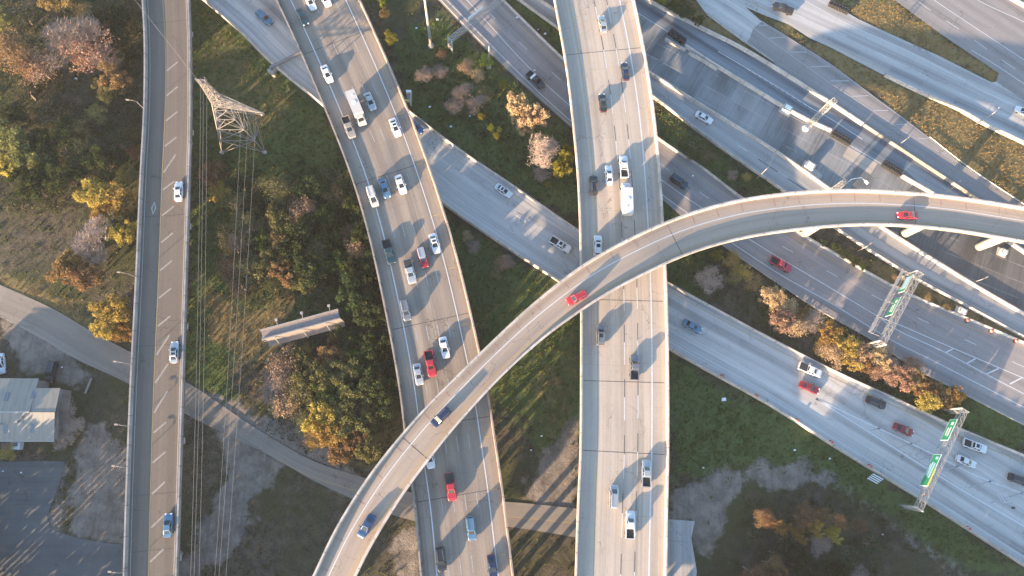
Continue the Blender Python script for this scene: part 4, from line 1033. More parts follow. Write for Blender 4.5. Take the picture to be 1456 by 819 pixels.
# warehouse
def house():
    g = G('ribbed white metal roof')
    co = g.coord('Object'); sp = g.n('SeparateXYZ'); g.l(co, sp.inputs[0])
    w = g.math('FRACT', g.math('MULTIPLY', sp.outputs[0], 1.1))
    rib = g.math('LESS_THAN', w, .14)
    nz = g.ramp(g.noise(g.coord('Object', (1, .15, .15)), 1.2, 5), .4, .75)
    c = g.mix(g.math('MULTIPLY', nz, .6), (.275, .245, .195), (.165, .148, .12)); c = g.mix(g.math('MULTIPLY', rib, .35), c, (.3, .3, .29))
    g.l(c, g.b.inputs['Base Color']); g.b.inputs['Roughness'].default_value = .55
    g.bump(rib, .6, .06); M['roof_metal'] = g.m
    M['wall_metal'] = simple('white sheet metal wall', (.28, .27, .25), .6)
    e, r = 4.2, 5.6
    NE, SE = P(55, 538, e), P(77, 627, e)
    x0 = NE.x - 22; x1 = NE.x; x2 = SE.x
    yN, yS = NE.y, SE.y; yR = P(57, 586, r).y
    cx, cy = (x0 + x1) / 2, (yN + yS) / 2
    t = empty('warehouse', (cx, cy, 0), 0, 'white metal roofed warehouse with skylights beside the dark lot', 'building')
    X0, X1, X2, N_, R_, S_ = x0 - cx, x1 - cx, x2 - cx, yN - cy, yR - cy, yS - cy
    yj = P(57, 552, e).y - cy
    m_ = MB()
    m_.hexa([(X0, R_, r - .12), (X1, R_, r - .12), (X1, N_, e - .12), (X0, N_, e - .12), (X0, R_, r), (X1, R_, r), (X1, N_, e), (X0, N_, e)])
    m_.build('roof', M['roof_metal'], t)
    m_ = MB(); m_.hexa([(X0, S_, e - .12), (X2, S_, e - .12), (X2, R_ - .01, r - .22), (X0, R_ - .01, r - .22), (X0, S_, e), (X2, S_, e), (X2, R_ - .01, r - .1), (X0, R_ - .01, r - .1)])
    m_.build('roof', M['roof_metal'], t)
    m_ = MB(); m_.hexa([(X1 + .02, R_ + .02, r - .35), (X2, R_ + .02, r - .35), (X2, yj, e + .45), (X1 + .02, yj, e + .45), (X1 + .02, R_ + .02, r - .23), (X2, R_ + .02, r - .23), (X2, yj, e + .57), (X1 + .02, yj, e + .57)])
    m_.build('roof', M['roof_metal'], t)
    MB().box(X0 + .3, X1 - .3, S_ + .4, N_ - .4, -.2, e - .2).build('wall', M['wall_metal'], t)
    MB().box(X1 - .28, X2 - .3, S_ + .4, yj - .2, -.2, e - .3).build('wall', M['wall_metal'], t)
    MB().bar((X0, R_, r + .03), (X1, R_, r + .03), .35, .1).build('ridge_cap', M['steel'], t)
    MB().bar((X0, S_ - .08, e - .1), (X2, S_ - .08, e - .1), .16, .14).build('gutter', M['steel'], t)
    for (vx, vy) in ((X1 - 6, S_ + 3.6), (X1 - 1.5, S_ + 5.0), (X1 - 9, S_ + 5.2)):
        zz = r - .1 + (e - r) * (vy - R_) / (S_ - R_); MB().tube([(vx, vy, zz - .2), (vx, vy, zz + .45)], .2, 10).build('vent', M['steel_dark'], t, True)
    def sk(px, py, north):
        q = P(px, py, 4.9); x, y = q.x - cx, q.y - cy
        f = (y - R_) / ((N_ - R_) if north else (S_ - R_)); zc = r + (e - r) * f; sl = (e - r) / abs((N_ - R_) if north else (S_ - R_)) * (1 if north else -1)
        dz = 0 if north else -.1
        m_ = MB(); a = .45; b = .95
        m_.hexa([(x - a, y - b, zc - b * sl + dz + .01), (x + a, y - b, zc - b * sl + dz + .01), (x + a, y + b, zc + b * sl + dz + .01), (x - a, y + b, zc + b * sl + dz + .01)] + [(x - a, y - b, zc - b * sl + dz + .1), (x + a, y - b, zc - b * sl + dz + .1), (x + a, y + b, zc + b * sl + dz + .1), (x - a, y + b, zc + b * sl + dz + .1)])
        m_.build('skylight', M['glass_dull'], t)
    M['glass_dull'] = simple('dusty skylight', (.16, .18, .20), .3)
    for a in ((10, 564, 1), (48, 561, 1), (7, 610, 0), (45, 609, 0)): sk(*a)
    MB().box(X2 - .3, X2 - .22, yj - 2.6, yj - 1.2, 1.0, 3.2).build('door', M['steel_dark'], t)
    MB().tube([(X1 - 2.2, R_ - 2, r - .6), (X1 - 2.2, R_ - 2, r + .3)], .16, 8).build('vent', M['steel_dark'], t, True)
    c = P(27, 634, 0); t2 = empty('cooling_unit', tuple(c), 0, 'white and blue cooling unit below the warehouse eave', 'unit')
    MB().box(-1.0, 1.0, -.8, .8, 0, 1.3).build('body', M['white_sign'], t2); MB().box(-.8, .5, -.1, .7, 1.302, 1.4).build('fan_cover', M['glass_dull'], t2)
house()
c = P(122, 560, 0); d = P(131, 538, 0) - c
t = tag(MB().bar(c + Vector((0, 0, .2)), c + d + Vector((0, 0, .25)), .4, .35).build('timber_beam', M['wood']), 'pale timber beam lying on the grass between warehouse and viaduct', 'beam')

# ------------------------------------------------------------------ vehicles: length along +x
def loft(st, zb=0.28, round_=.93, mid=.6):
    """st: (x, half width, top z). A closed body shell."""
    m = MB(); K = 10
    for (x, w, z) in st:
        zm = zb + (z - zb) * mid
        m.v += [(x, -w * .9, zb), (x, -w, zb + .12), (x, -w, zm), (x, -w * .97, z - .07), (x, -w * (round_ - .06), z), (x, w * (round_ - .06), z), (x, w * .97, z - .07), (x, w, zm), (x, w, zb + .12), (x, w * .9, zb)]
    for i in range(len(st) - 1):
        for k in range(K):
            k2 = (k + 1) % K; m.f.append((i * K + k, i * K + k2, (i + 1) * K + k2, (i + 1) * K + k))
    m.f.append(tuple(reversed(range(K)))); m.f.append(tuple((len(st) - 1) * K + k for k in range(K)))
    return m
def fixn(o, smooth_=35):
    bm = bmesh.new(); bm.from_mesh(o.data); bmesh.ops.recalc_face_normals(bm, faces=bm.faces[:]); bm.to_mesh(o.data); bm.free()
    return o
def cabin(m, b, t, zb, zt, wb, wt, n=3):
    """Glass house: base x range b, top x range t."""
    x = [(b[0], wb * .9, zb), (b[1], wb * .9, zb)]
    ring0 = [(b[0], -wb * .88, zb), (b[0] + .18, -wb, zb), (b[1] - .35, -wb, zb), (b[1], -wb * .8, zb), (b[1], wb * .8, zb), (b[1] - .35, wb, zb), (b[0] + .18, wb, zb), (b[0], wb * .88, zb)]
    ring1 = [(t[0], -wt * .9, zt), (t[0] + .1, -wt, zt), (t[1] - .2, -wt, zt), (t[1], -wt * .86, zt), (t[1], wt * .86, zt), (t[1] - .2, wt, zt), (t[0] + .1, wt, zt), (t[0], wt * .9, zt)]
    m.v += ring0 + ring1
    b0 = len(m.v) - 16
    for k in range(8): m.f.append((b0 + k, b0 + (k + 1) % 8, b0 + 8 + (k + 1) % 8, b0 + 8 + k))
    m.f.append(tuple(b0 + k for k in reversed(range(8)))); m.f.append(tuple(b0 + 8 + k for k in range(8)))
    return ring0, ring1
def wheel_mb(x, y, r=.33, w=.23):
    m = MB(); s = 1 if y > 0 else -1
    m.tube([(x, y - s * w, r), (x, y, r)], r, 16); return m

PROTO = {}
def make_vehicle(kind):
    root = bpy.data.objects.new('vehicle', None)
    parts = []
    def part(name, mb, mat, smooth=False):
        o = bpy.data.objects.new(name, mb.mesh(name, smooth)); o.data.materials.append(M['rubber'] if mat == 'paint' else M[mat]); fixn(o)
        parts.append((name, o.data, mat)); bpy.data.objects.remove(o)
    W_ = .9; L2 = 2.4; wx = (1.45, -1.4); r = .33
    if kind in ('sedan', 'coupe'):
        part('body', loft([(-2.40, .66, .70), (-2.30, .80, .92), (-1.75, .89, 1.0), (-.9, .91, 1.0), (.7, .91, .98), (1.0, .91, .97), (1.75, .89, .88), (2.15, .82, .76), (2.38, .66, .58)]), 'paint')
        b, tp = ((-1.65, 1.0), (-.95, .12)) if kind == 'sedan' else ((-1.7, .95), (-.75, .05))
        m = MB(); r0, r1 = cabin(m, b, tp, .97, 1.42, .80, .60); part('windows', m, 'glass')
        m = MB(); cabin(m, (tp[0] - .06, tp[1] + .06), (tp[0] + .05, tp[1] - .08), 1.40, 1.46, .64, .56); part('roof', m, 'paint')
        pil = MB()
        for k, j in ((0, 0), (7, 7), (3, 3), (4, 4)): pil.bar(r0[k], r1[j], .13)
        for k in (1, 6): pil.bar(((b[0] + b[1]) / 2 - .1, r0[k][1] * .99, .97), ((tp[0] + tp[1]) / 2 - .05, r1[k][1] * 1.01, 1.42), .08)
        part('cabin_frame', pil, 'paint')
    elif kind in ('suv', 'van', 'minivan'):
        h = 1.72 if kind == 'suv' else 1.8 if kind == 'minivan' else 2.1
        wx = (1.45, -1.4); r = .37
        part('body', loft([(-2.40, .78, 1.0), (-2.30, .88, 1.08), (-1.6, .95, 1.1), (.9, .95, 1.1), (1.2, .94, 1.08), (1.9, .92, 1.0), (2.25, .84, .88), (2.42, .66, .66)]), 'paint')
        b = (-2.3, 1.15) if kind == 'suv' else (-2.35, 1.5); tp = (-2.05, .42) if kind == 'suv' else (-2.2, .6)
        m = MB(); r0, r1 = cabin(m, b, tp, 1.07, h, .86, .70); part('windows', m, 'glass')
        m = MB(); cabin(m, (tp[0] - .05, tp[1] + .06), (tp[0] + .08, tp[1] - .08), h - .02, h + .05, .745, .66); part('roof', m, 'paint')
        pil = MB()
        for k in (0, 7, 3, 4): pil.bar(r0[k], r1[k], .15)
        for k in (1, 6):
            for f in (.25, .6): pil.bar((b[0] + (b[1] - b[0]) * f, r0[k][1] * .99, 1.07), (tp[0] + (tp[1] - tp[0]) * f, r1[k][1] * 1.01, h), .1)
        part('cabin_frame', pil, 'paint')
        for y in (-.56, .56):
            m = MB(); m.bar((tp[0] + .25, y, h + .1), (tp[1] - .35, y, h + .1), .05); part('roof_rail', m, 'steel_dark')
        if kind == 'van':
            m = MB(); m.box(-2.2, .4, -.78, .78, 1.08, h - .03); part('side_panel', m, 'paint')
        L2 = 2.42; W_ = .95
    elif kind in ('pickup', 'pickup_cover', 'pickup_lid'):
        L2 = 2.85; W_ = 1.0; wx = (1.75, -1.75); r = .40
        part('body', loft([(-.72, .98, 1.12), (-.5, .99, 1.14), (1.2, .99, 1.14), (1.5, .98, 1.12), (2.3, .95, 1.05), (2.65, .88, .95), (2.85, .72, .70)], .38), 'paint')
        m = MB(); m.box(-2.85, -.73, -.98, -.80, .5, 1.15); m.box(-2.85, -.73, .80, .98, .5, 1.15); m.box(-2.85, -2.72, -.798, .798, .5, 1.13); m.box(-.88, -.73, -.798, .798, .5, 1.13); part('bed', m, 'paint')
        m = MB(); m.box(-2.718, -.882, -.797, .797, .5, .72); part('bed_floor', m, 'bedliner')
        m = MB(); m.box(-2.95, -2.853, -.85, .85, .42, .62); part('bumper', m, 'steel')
        m = MB(); r0, r1 = cabin(m, (-.7, 1.3), (-.58, .55), 1.12, 1.80, .88, .70); part('windows', m, 'glass')
        m = MB(); cabin(m, (-.64, .62), (-.55, .48), 1.78, 1.86, .745, .66); part('roof', m, 'paint')
        pil = MB()
        for k in (0, 7, 3, 4): pil.bar(r0[k], r1[k], .15)
        for k in (1, 6): pil.bar((.25, r0[k][1] * .99, 1.12), (0, r1[k][1] * 1.01, 1.8), .1)
        part('cabin_frame', pil, 'paint')
        if kind == 'pickup_cover': m = MB(); m.box(-2.7, -.9, -.86, .86, 1.155, 1.2); part('bed_cover', m, 'bedliner')
        if kind == 'pickup_lid': m = MB(); m.box(-1.35, -.8, -.9, .9, 1.16, 1.42); part('tool_box', m, 'white_sign')
    elif kind == 'box_truck':
        L2 = 4.1; W_ = 1.15; wx = (2.9, -2.4); r = .46
        m = MB(); m.hexa([(-4.1, -1.18, .95), (2.1, -1.18, .95), (2.1, 1.18, .95), (-4.1, 1.18, .95), (-4.06, -1.14, 3.3), (2.06, -1.14, 3.3), (2.06, 1.14, 3.3), (-4.06, 1.14, 3.3)]); part('cargo_box', m, 'paint')
        m = MB(); m.box(-4.02, 2.0, -.5, .5, .55, .93); part('chassis', m, 'steel_dark')
        part('body', loft([(2.15, 1.0, 1.4), (2.4, 1.02, 1.42), (3.2, 1.02, 1.4), (3.9, .98, 1.25), (4.1, .82, .95)], .45), 'paint')
        m = MB(); r0, r1 = cabin(m, (2.16, 3.35), (2.2, 2.85), 1.40, 2.25, .92, .8); part('windows', m, 'glass')
        m = MB(); cabin(m, (2.15, 2.92), (2.2, 2.8), 2.23, 2.34, .84, .75); part('roof', m, 'paint')
        pil = MB()
        for k in (0, 7, 3, 4): pil.bar(r0[k], r1[k], .15)
        part('cabin_frame', pil, 'paint')
        m = MB(); m.tube([(-.8, 0, 3.3), (-.8, 0, 3.42)], .42, 14); m.tube([(-2.6, .3, 3.3), (-2.6, .3, 3.4)], .18, 10); part('roof_vent', m, 'white_sign')
    for x in wx:
        for s in (-1, 1): part('wheel', wheel_mb(x, s * W_ * 1.0, r), 'rubber')
    zf = .72 if kind not in ('box_truck',) else .95
    for s in (-1, 1):
        m = MB(); m.box(L2 - .32, L2 - .02, s * W_ * .62 - .15, s * W_ * .62 + .15, zf - .12, zf + .06); part('headlight', m, 'lamp_clear')
        m = MB(); m.box(-L2 - .02, -L2 + .16, s * W_ * .74 - .13, s * W_ * .74 + .12, zf, zf + .18); part('tail_light', m, 'lamp_red')
        xm = {'sedan': .55, 'coupe': .5, 'suv': .75, 'minivan': .9, 'van': .9, 'box_truck': 3.0}.get(kind, .85)
        m = MB(); m.box(xm - .08, xm + .12, s * (W_ + .1) - .11, s * (W_ + .1) + .11, 1.02, 1.18); part('mirror', m, 'paint')
    bpy.data.objects.remove(root)
    return parts
def vehicle(px, py, dx, dy, z, kind, colour, label, group, name=None, roof=None, sun_roof=False, sc=1.0):
    if kind not in PROTO: PROTO[kind] = make_vehicle(kind)
    c = P(px, py, z + .7); f = P(px + dx * 4, py + dy * 4, z + .7) - c
    nm = {'sedan': 'sedan_car', 'coupe': 'sports_car', 'suv': 'suv', 'van': 'van', 'minivan': 'minivan', 'box_truck': 'box_truck'}.get(kind, 'pickup_truck')
    cat = {'box_truck': 'truck', 'van': 'van', 'minivan': 'van', 'suv': 'suv'}.get(kind, 'pickup' if 'pickup' in kind else 'car')
    t = empty(nm, (c.x, c.y, z), math.atan2(f.y, f.x), label, cat, group); t.scale = (sc,) * 3
    for pn, data, mat in PROTO[kind]:
        o = bpy.data.objects.new(pn, data); COL.objects.link(o); o.parent = t
        if mat == 'paint':
            o.material_slots[0].link = 'OBJECT'; o.material_slots[0].material = PAINT[roof if (pn == 'roof' and roof) else colour]
    if sun_roof:
        h = {'sedan': 1.462, 'suv': 1.772, 'pickup': 1.862}.get(kind, 1.862); x0, x1 = {'sedan': (-.62, -.12), 'suv': (-.75, .1), 'pickup': (-.4, .35)}.get(kind, (-.4, .35))
        MB().box(x0, x1, -.42, .42, h, h + .015).build('sunroof', M['glass'], t)
    return t
def dz(px, py):
    z = 15.0
    for _ in range(4): q = P(px, py, z); z = D.zat(q.x, q.y)
    return z
gA, gB, gC, gD, gE, gF = 'cars on the narrow viaduct', 'cars on the brown bridge', 'cars on the pale bridge', 'cars on the curved ramp', 'cars on the blue exit road', 'cars on the ground level lanes'
up = (.03, -1)
def bdir(y): return (float(np.interp(y, [0, 60, 150, 250, 350, 450, 550, 700, 819], [.5, .47, .41, .36, .28, .22, .175, .135, .12])), 1)
def cdir(y): return (float(np.interp(y, [0, 60, 150, 250, 330, 819], [-.2, -.18, -.12, -.06, 0, .02])), -1)
V = vehicle
V(254, 272, *up, ZA, 'sedan', 'white', 'white sedan on the narrow viaduct nearest the lattice pylon', gA)
V(248, 501, *up, ZA, 'sedan', 'silver', 'pale sedan on the viaduct beside the bright yellow tree', gA, sun_roof=True)
V(239, 747, *up, ZA, 'sedan', 'steelblue', 'blue grey sedan on the viaduct at the dark lot', gA)
for (x, y, k, c, l, rf, sr) in (
    (430, 24, 'sedan', 'teal', 'dark teal sedan near the top end of the brown bridge', None, False),
    (441, 2, 'sedan', 'white', 'white sedan cut by the top edge, first of two on the brown bridge', None, False),
    (462, -3, 'suv', 'white', 'white suv cut by the top edge, nearer the bridge middle', None, False),
    (465, 105, 'sedan', 'white', 'white sedan in front of its own long shadow, left lane of brown bridge', None, False),
    (526, 144, 'sedan', 'silver', 'silver sedan in shadow just beside the white box truck', None, False),
    (508, 157, 'box_truck', 'beige', 'white box truck on the brown bridge between pickup and silver sedan', None, False),
    (496, 181, 'pickup', 'tan', 'tan pickup with empty dark bed beside the white box truck', None, False),
    (562, 181, 'sedan', 'white', 'white sedan close to the bridge edge next to the shrubby slope', None, True),
    (547, 268, 'sedan', 'steelblue', 'blue grey sedan between white van and white sedan in shadow', None, False),
    (570, 262, 'sedan', 'white', 'white sedan just past the dark bridge joint, beside the blue grey sedan', None, False),
    (530, 280, 'van', 'beige', 'white van in the shoulder side lane of the brown bridge', None, False),
    (553, 358, 'pickup', 'teal', 'dark teal pickup hugging the edge line by the wood', None, False),
    (601, 366, 'suv', 'darkred', 'dark red suv in shadow between silver pickup and white sedan', 'silver', False),
    (618, 346, 'sedan', 'white', 'white sedan with sunroof ahead of the dark red suv', None, True),
    (583, 386, 'pickup_cover', 'silver', 'silver pickup driving beside the dark red suv', None, False),
    (577, 441, 'suv', 'grey', 'dark grey suv casting a long shadow across empty lanes', None, False),
    (632, 494, 'sedan', 'white', 'white sedan just before the curved ramp above the red pickup', None, False),
    (612, 517, 'pickup', 'red', 'bright red pickup with dark bed entering under the curved ramp', None, False),
    (595, 532, 'sedan', 'silver', 'silver sedan by the edge line beside the red pickup', None, False),
    (611, 650, 'sedan', 'white', 'white sedan half hidden under the curved ramp edge', None, False),
    (641, 692, 'pickup_cover', 'red', 'red pickup with covered bed below the curved ramp', None, False),
    (670, 751, 'suv', 'steelblue', 'grey blue suv at the lower end of the brown bridge', None, False),
    (627, 795, 'suv', 'black', 'black suv on the edge line at the lower end of the brown bridge', None, False),
    (700, 806, 'sedan', 'navy', 'navy sedan cut by the bottom edge of the brown bridge', None, False)):
    V(x, y, *bdir(y), ZB, k, c, l, gB, roof=rf, sun_roof=sr)
for (x, y, k, c, l, sr) in (
    (857, 34, 'sedan', 'silver', 'silver sedan topmost on the pale bridge', False),
    (889, 101, 'sedan', 'navy', 'navy sedan on the pale bridge above the black sedan', False),
    (857, 146, 'sedan', 'black', 'black sedan in the shadow of the pale bridge lanes', False),
    (866, 249, 'sedan', 'white', 'white sedan between black hatch and white pickup on pale bridge', False),
    (887, 237, 'pickup', 'white', 'white pickup with dark bed right ahead of the white truck', False),
    (844, 263, 'suv', 'black', 'black suv on the shadowed edge line of the pale bridge', False),
    (890, 284, 'box_truck', 'white', 'big white box truck behind the white pickup on pale bridge', False),
    (850, 349, 'suv', 'white', 'white suv with sunroof just above the curved ramp', True),
    (854, 476, 'suv', 'grey', 'grey suv below the curved ramp on the pale bridge', True),
    (902, 522, 'pickup', 'grey', 'grey pickup crossing the dark joint below the curved ramp', False),
    (873, 706, 'minivan', 'silver', 'silver minivan in the near lane of the pale bridge', False),
    (919, 673, 'pickup', 'silver', 'silver pickup with loaded dark bed in the far lane, lower pale bridge', False),
    (896, 746, 'pickup', 'white', 'white pickup with blue bed, lowest on the pale bridge', False)):
    V(x, y, *cdir(y), ZC, k, c, l, gC, sun_roof=sr)
V(627, 593, -.72, .7, dz(627, 593), 'suv', 'navy', 'dark blue suv on the curved ramp over the brown bridge', gD)
V(521, 748, -.5, .87, dz(521, 748), 'sedan', 'blue', 'blue sedan lowest on the curved ramp', gD)
V(820, 423, -.85, .45, dz(820, 423), 'suv', 'red', 'red suv on the curved ramp over the pale bridge', gD)
V(1290, 306, -1, -.02, dz(1290, 306), 'coupe', 'red', 'red sports car alone at the far end of the curved ramp', gD)
V(376, 25, .75, .62, 3.4, 'suv', 'steelblue', 'pale blue suv on the grey ramp beside the brown bridge', gE)
V(591, 180, 1, .75, 2.6, 'sedan', 'blue', 'blue sedan emerging from under the brown bridge', gE)
V(716, 271, 1, .68, 1.1, 'sedan', 'white', 'white sedan with sunroof above the pavement arrows', gE, sun_roof=True)
V(797, 348, 1, .62, ZE + .2, 'pickup', 'white', 'white pickup with dark bed about to pass under pale bridge', gE, sun_roof=True)
V(985, 464, 1, .52, ZE + .03, 'sedan', 'steelblue', 'blue sedan on the exit road just past the pale bridge', gE)
V(1152, 526, 1, .43, ZE + .03, 'pickup_cover', 'white', 'white pickup beside the dark red sedan on the exit road', gE)
V(1151, 551, 1, .42, ZE + .03, 'sedan', 'darkred', 'dark red sedan beside the white pickup on the exit road', gE)
V(1246, 572, 1, .42, ZE + .03, 'suv', 'black', 'black suv on the exit road near the orange trees', gE)
V(1285, 611, 1, .42, ZE + .03, 'sedan', 'darkred', 'red sedan alone beside the gore just before the green signs', gE)
V(1386, 634, 1, .36, ZE + .03, 'pickup', 'white', 'white pickup with black bed past the green sign gantry', gE, sun_roof=True)
V(1374, 656, 1, .42, ZE + .03, 'sedan', 'white', 'white sedan beside the white pickup past the green signs', gE)
V(1449, 682, 1, .36, ZE + .03, 'suv', 'black', 'black suv cut by the frame edge at the worn pavement word', gE)
V(762, 114, 1, .9, ZF, 'pickup_lid', 'black', 'black pickup with white tool box on the upper main lanes', gF)
V(966, 258, 1, .7, ZF, 'suv', 'teal', 'dark teal suv on main lanes beside the pale bridge', gF)
V(1110, 376, 1, .55, ZF, 'pickup', 'red', 'red pickup with cargo on the main lanes under no bridge', gF)
V(1001, 167, 1, .55, ZG, 'sedan', 'white', 'lone white sedan on the grey express road', gF)
V(1113, 12, -1, -.4, ZL, 'pickup_cover', 'black', 'black pickup on the wide far feeder road', gF)
V(1456, 159, -1, -.5, ZL, 'sedan', 'white', 'white car at the frame edge on the feeder road', gF)
gP = 'cars parked by the warehouse'
V(73, 528, -.25, 1, 0, 'suv', 'black', 'black suv parked on the dirt beside the warehouse corner', gP)
V(1, 517, .1, 1, 0, 'sedan', 'white', 'white car parked above the warehouse, cut by the frame edge', gP)

# ------------------------------------------------------------------ trees
def leaf_quads(m, ctrs, size, r, flat=0.5):
    n = len(ctrs)
    a = r.normal(size=(n, 3)); a /= np.linalg.norm(a, axis=1)[:, None]
    b = np.cross(a, r.normal(size=(n, 3))); b /= np.linalg.norm(b, axis=1)[:, None]
    sz = size * r.uniform(.55, 1.35, n)[:, None]
    k = len(m.v)
    q = np.stack([ctrs - a * sz, ctrs + b * sz * .62, ctrs + a * sz, ctrs - b * sz * .62], 1).reshape(-1, 3)
    m.v += [tuple(x) for x in q.tolist()]
    m.f += [(k + 4 * i, k + 4 * i + 1, k + 4 * i + 2, k + 4 * i + 3) for i in range(n)]

def grow(seed, R, H, spread=1.0, lv=4, nb=4, r0=.3, bare=False):
    """Trunk and limbs; returns mesh builder and the twig tips."""
    r = random.Random(seed); m = MB(); tips = []
    def seg(p, d, L, rad, k):
        n = 3 if k < 2 else 2
        pts = [p]; q = p
        for i in range(n):
            d = (d + Vector((r.uniform(-.22, .22), r.uniform(-.22, .22), r.uniform(-.05, .18)))).normalized()
            q = q + d * (L / n); pts.append(q)
        m.tube(pts, [rad * (1 - .45 * i / n) for i in range(n + 1)], 7 if k < 2 else (5 if k == 2 else 3), k < 1)
        if k >= lv: tips.append(q); return
        c = nb + (1 if k == 0 else 0) + (1 if bare and k > 0 else 0)
        for j in range(c):
            f = r.uniform(.45, 1.0) if j else 1.0
            s = pts[min(len(pts) - 1, max(1, int(round(f * n))))]
            a = 2 * math.pi * (j + r.uniform(-.3, .3)) / c
            out = Vector((math.cos(a), math.sin(a), 0))
            nd = (d * (.75 if k else .5) + out * spread * r.uniform(.5, 1.1) + Vector((0, 0, .22))).normalized()
            seg(s, nd, L * r.uniform(.58, .8), rad * .52, k + 1)
    seg(Vector((0, 0, -.2)), Vector((0, 0, 1)), H * .38, r0, 0)
    return m, tips

TREE = {}
def proto_tree(kind, i):
    """Meshes of a tree with crown radius 5 m: (trunk, crown)."""
    key = (kind, i)
    if key in TREE: return TREE[key]
    r = np.random.default_rng(100 * i + len(kind) * 7 + ord(kind[0])); R = 5.0
    if kind == 'leafy':
        m, tips = grow(i * 13 + 1, R, 9.0, 1.0, 3, 4, .32)
        cr = MB(); n = 56
        ang = r.uniform(0, 2 * math.pi, n); rad = R * .86 * np.sqrt(r.uniform(0, 1, n)); lob = 1 + .24 * np.sin(3 * ang + i) + .15 * np.sin(5 * ang + 2 * i)
        rad *= lob * .9; h = 6.0 + 3.0 * np.sqrt(np.maximum(0, 1 - (rad / (R * 1.15)) ** 2)) * r.uniform(.35, 1.1, n) - 4.6 * r.uniform(0, 1, n) ** 2.2
        for k in range(n):
            c = np.array([math.cos(ang[k]) * rad[k], math.sin(ang[k]) * rad[k], h[k]]); cw = R * r.uniform(.14, .27)
            p = r.normal(size=(78, 3)); p /= np.linalg.norm(p, axis=1)[:, None]; p *= cw * r.uniform(.45, 1.1, (78, 1)); p[:, 2] *= .75
            leaf_quads(cr, c + p, .26, r)
    elif kind == 'sparse':
        m, tips = grow(i * 17 + 3, R, 8.5, 1.1, 4, 3, .28, True)
        cr = MB(); T = np.array([tuple(t) for t in tips]); f = R * .95 / np.percentile(np.hypot(T[:, 0], T[:, 1]), 92)
        m.v = [(x * f, y * f, z) for x, y, z in m.v]; T[:, :2] *= f
        for t_ in T:
            k = 9; leaf_quads(cr, t_ + r.normal(size=(k, 3)) * .42, .2, r)
    else:
        m, tips = grow(i * 19 + 5, R, 8.0, 1.15, 5, 3, .26, True)
        T = np.array([tuple(t) for t in tips]); f = R * .97 / np.percentile(np.hypot(T[:, 0], T[:, 1]), 93)
        m.v = [(x * f, y * f, z) for x, y, z in m.v]; T[:, :2] *= f
        cr = MB()
        for t_ in T[:: max(1, len(T) // 1300)]:
            for _ in range(3):
                d = r.normal(size=3); d[2] = abs(d[2]) * .7 + .1; d *= r.uniform(.5, 1.1) / np.linalg.norm(d)
                sd = np.cross(d, [0.3, .5, 1]); sd = sd / np.linalg.norm(sd) * .04
                k = len(cr.v); cr.v += [tuple(t_ - sd), tuple(t_ + sd), tuple(t_ + d)]; cr.f.append((k, k + 1, k + 2))
    TREE[key] = (m.mesh(kind + '_trunk', True), cr.mesh(kind + '_crown'))
    for q in TREE[key]: q.materials.append(M['bark'])
    return TREE[key]

CN = dict(yellow='bright yellow', orange='orange brown', peach='peach', olive='olive', green='green', dark='dark green', lime='yellow green')
PHR = {('leafy', k): v + ' tree' for k, v in CN.items()}
PHR.update({('sparse', k): 'thin ' + v + ' tree' for k, v in CN.items()})
PHR[('bare', 'pink')] = 'bare pinkish tree'; PHR[('bare', 'pale')] = 'bare pale tree'
REC = []
def tree(px, py, r, kind, col, cluster, h=1.0, name='tree'):
    i = rnd.randrange(4 if kind == 'leafy' else 3)
    R = r / 6.05; s = R / 5.0; zc = 6.5 * s * h
    c = P(px, py, zc)
    if on_road(c.x, c.y, .3): 
        pass
    tr, cr = proto_tree(kind, i)
    nm = 'shrub' if r < 13 else ('bare_tree' if kind == 'bare' else 'tree')
    t = empty(nm, (c.x, c.y, -.1), rnd.uniform(0, 6.28), None, 'shrub' if r < 13 else 'tree', cluster)
    hz = max(s * h, .25); t.scale = (s, s * rnd.uniform(.9, 1.1), hz)
    bark = M['bark'] if kind == 'leafy' else M['bark_pink'] if col in ('pink', 'peach') else M['bark_pale']
    for pn, data, mat in (('trunk', tr, bark), ('crown', cr, bark if kind == 'bare' else LEAF[col])):
        o = bpy.data.objects.new(pn, data); COL.objects.link(o); o.parent = t
        o.material_slots[0].link = 'OBJECT'; o.material_slots[0].material = mat
    REC.append((t, cluster, PHR[(kind, col)] if r >= 13 else PHR[(kind, col)].replace('tree', 'shrub'), px, py, r))
    return t
c1 = 'in the wood west of the viaduct'; c2 = 'in the wood above the billboard'; c3 = 'in the grove below the billboard'; c4 = 'on the slope between brown and pale bridge'
c5 = 'between exit road and main lanes'; c6 = 'in the dark thicket below the exit road'; c7 = 'on the verge beside the express road'; c8 = 'beside the warehouse'; c9 = 'at the top edge by the dark road'
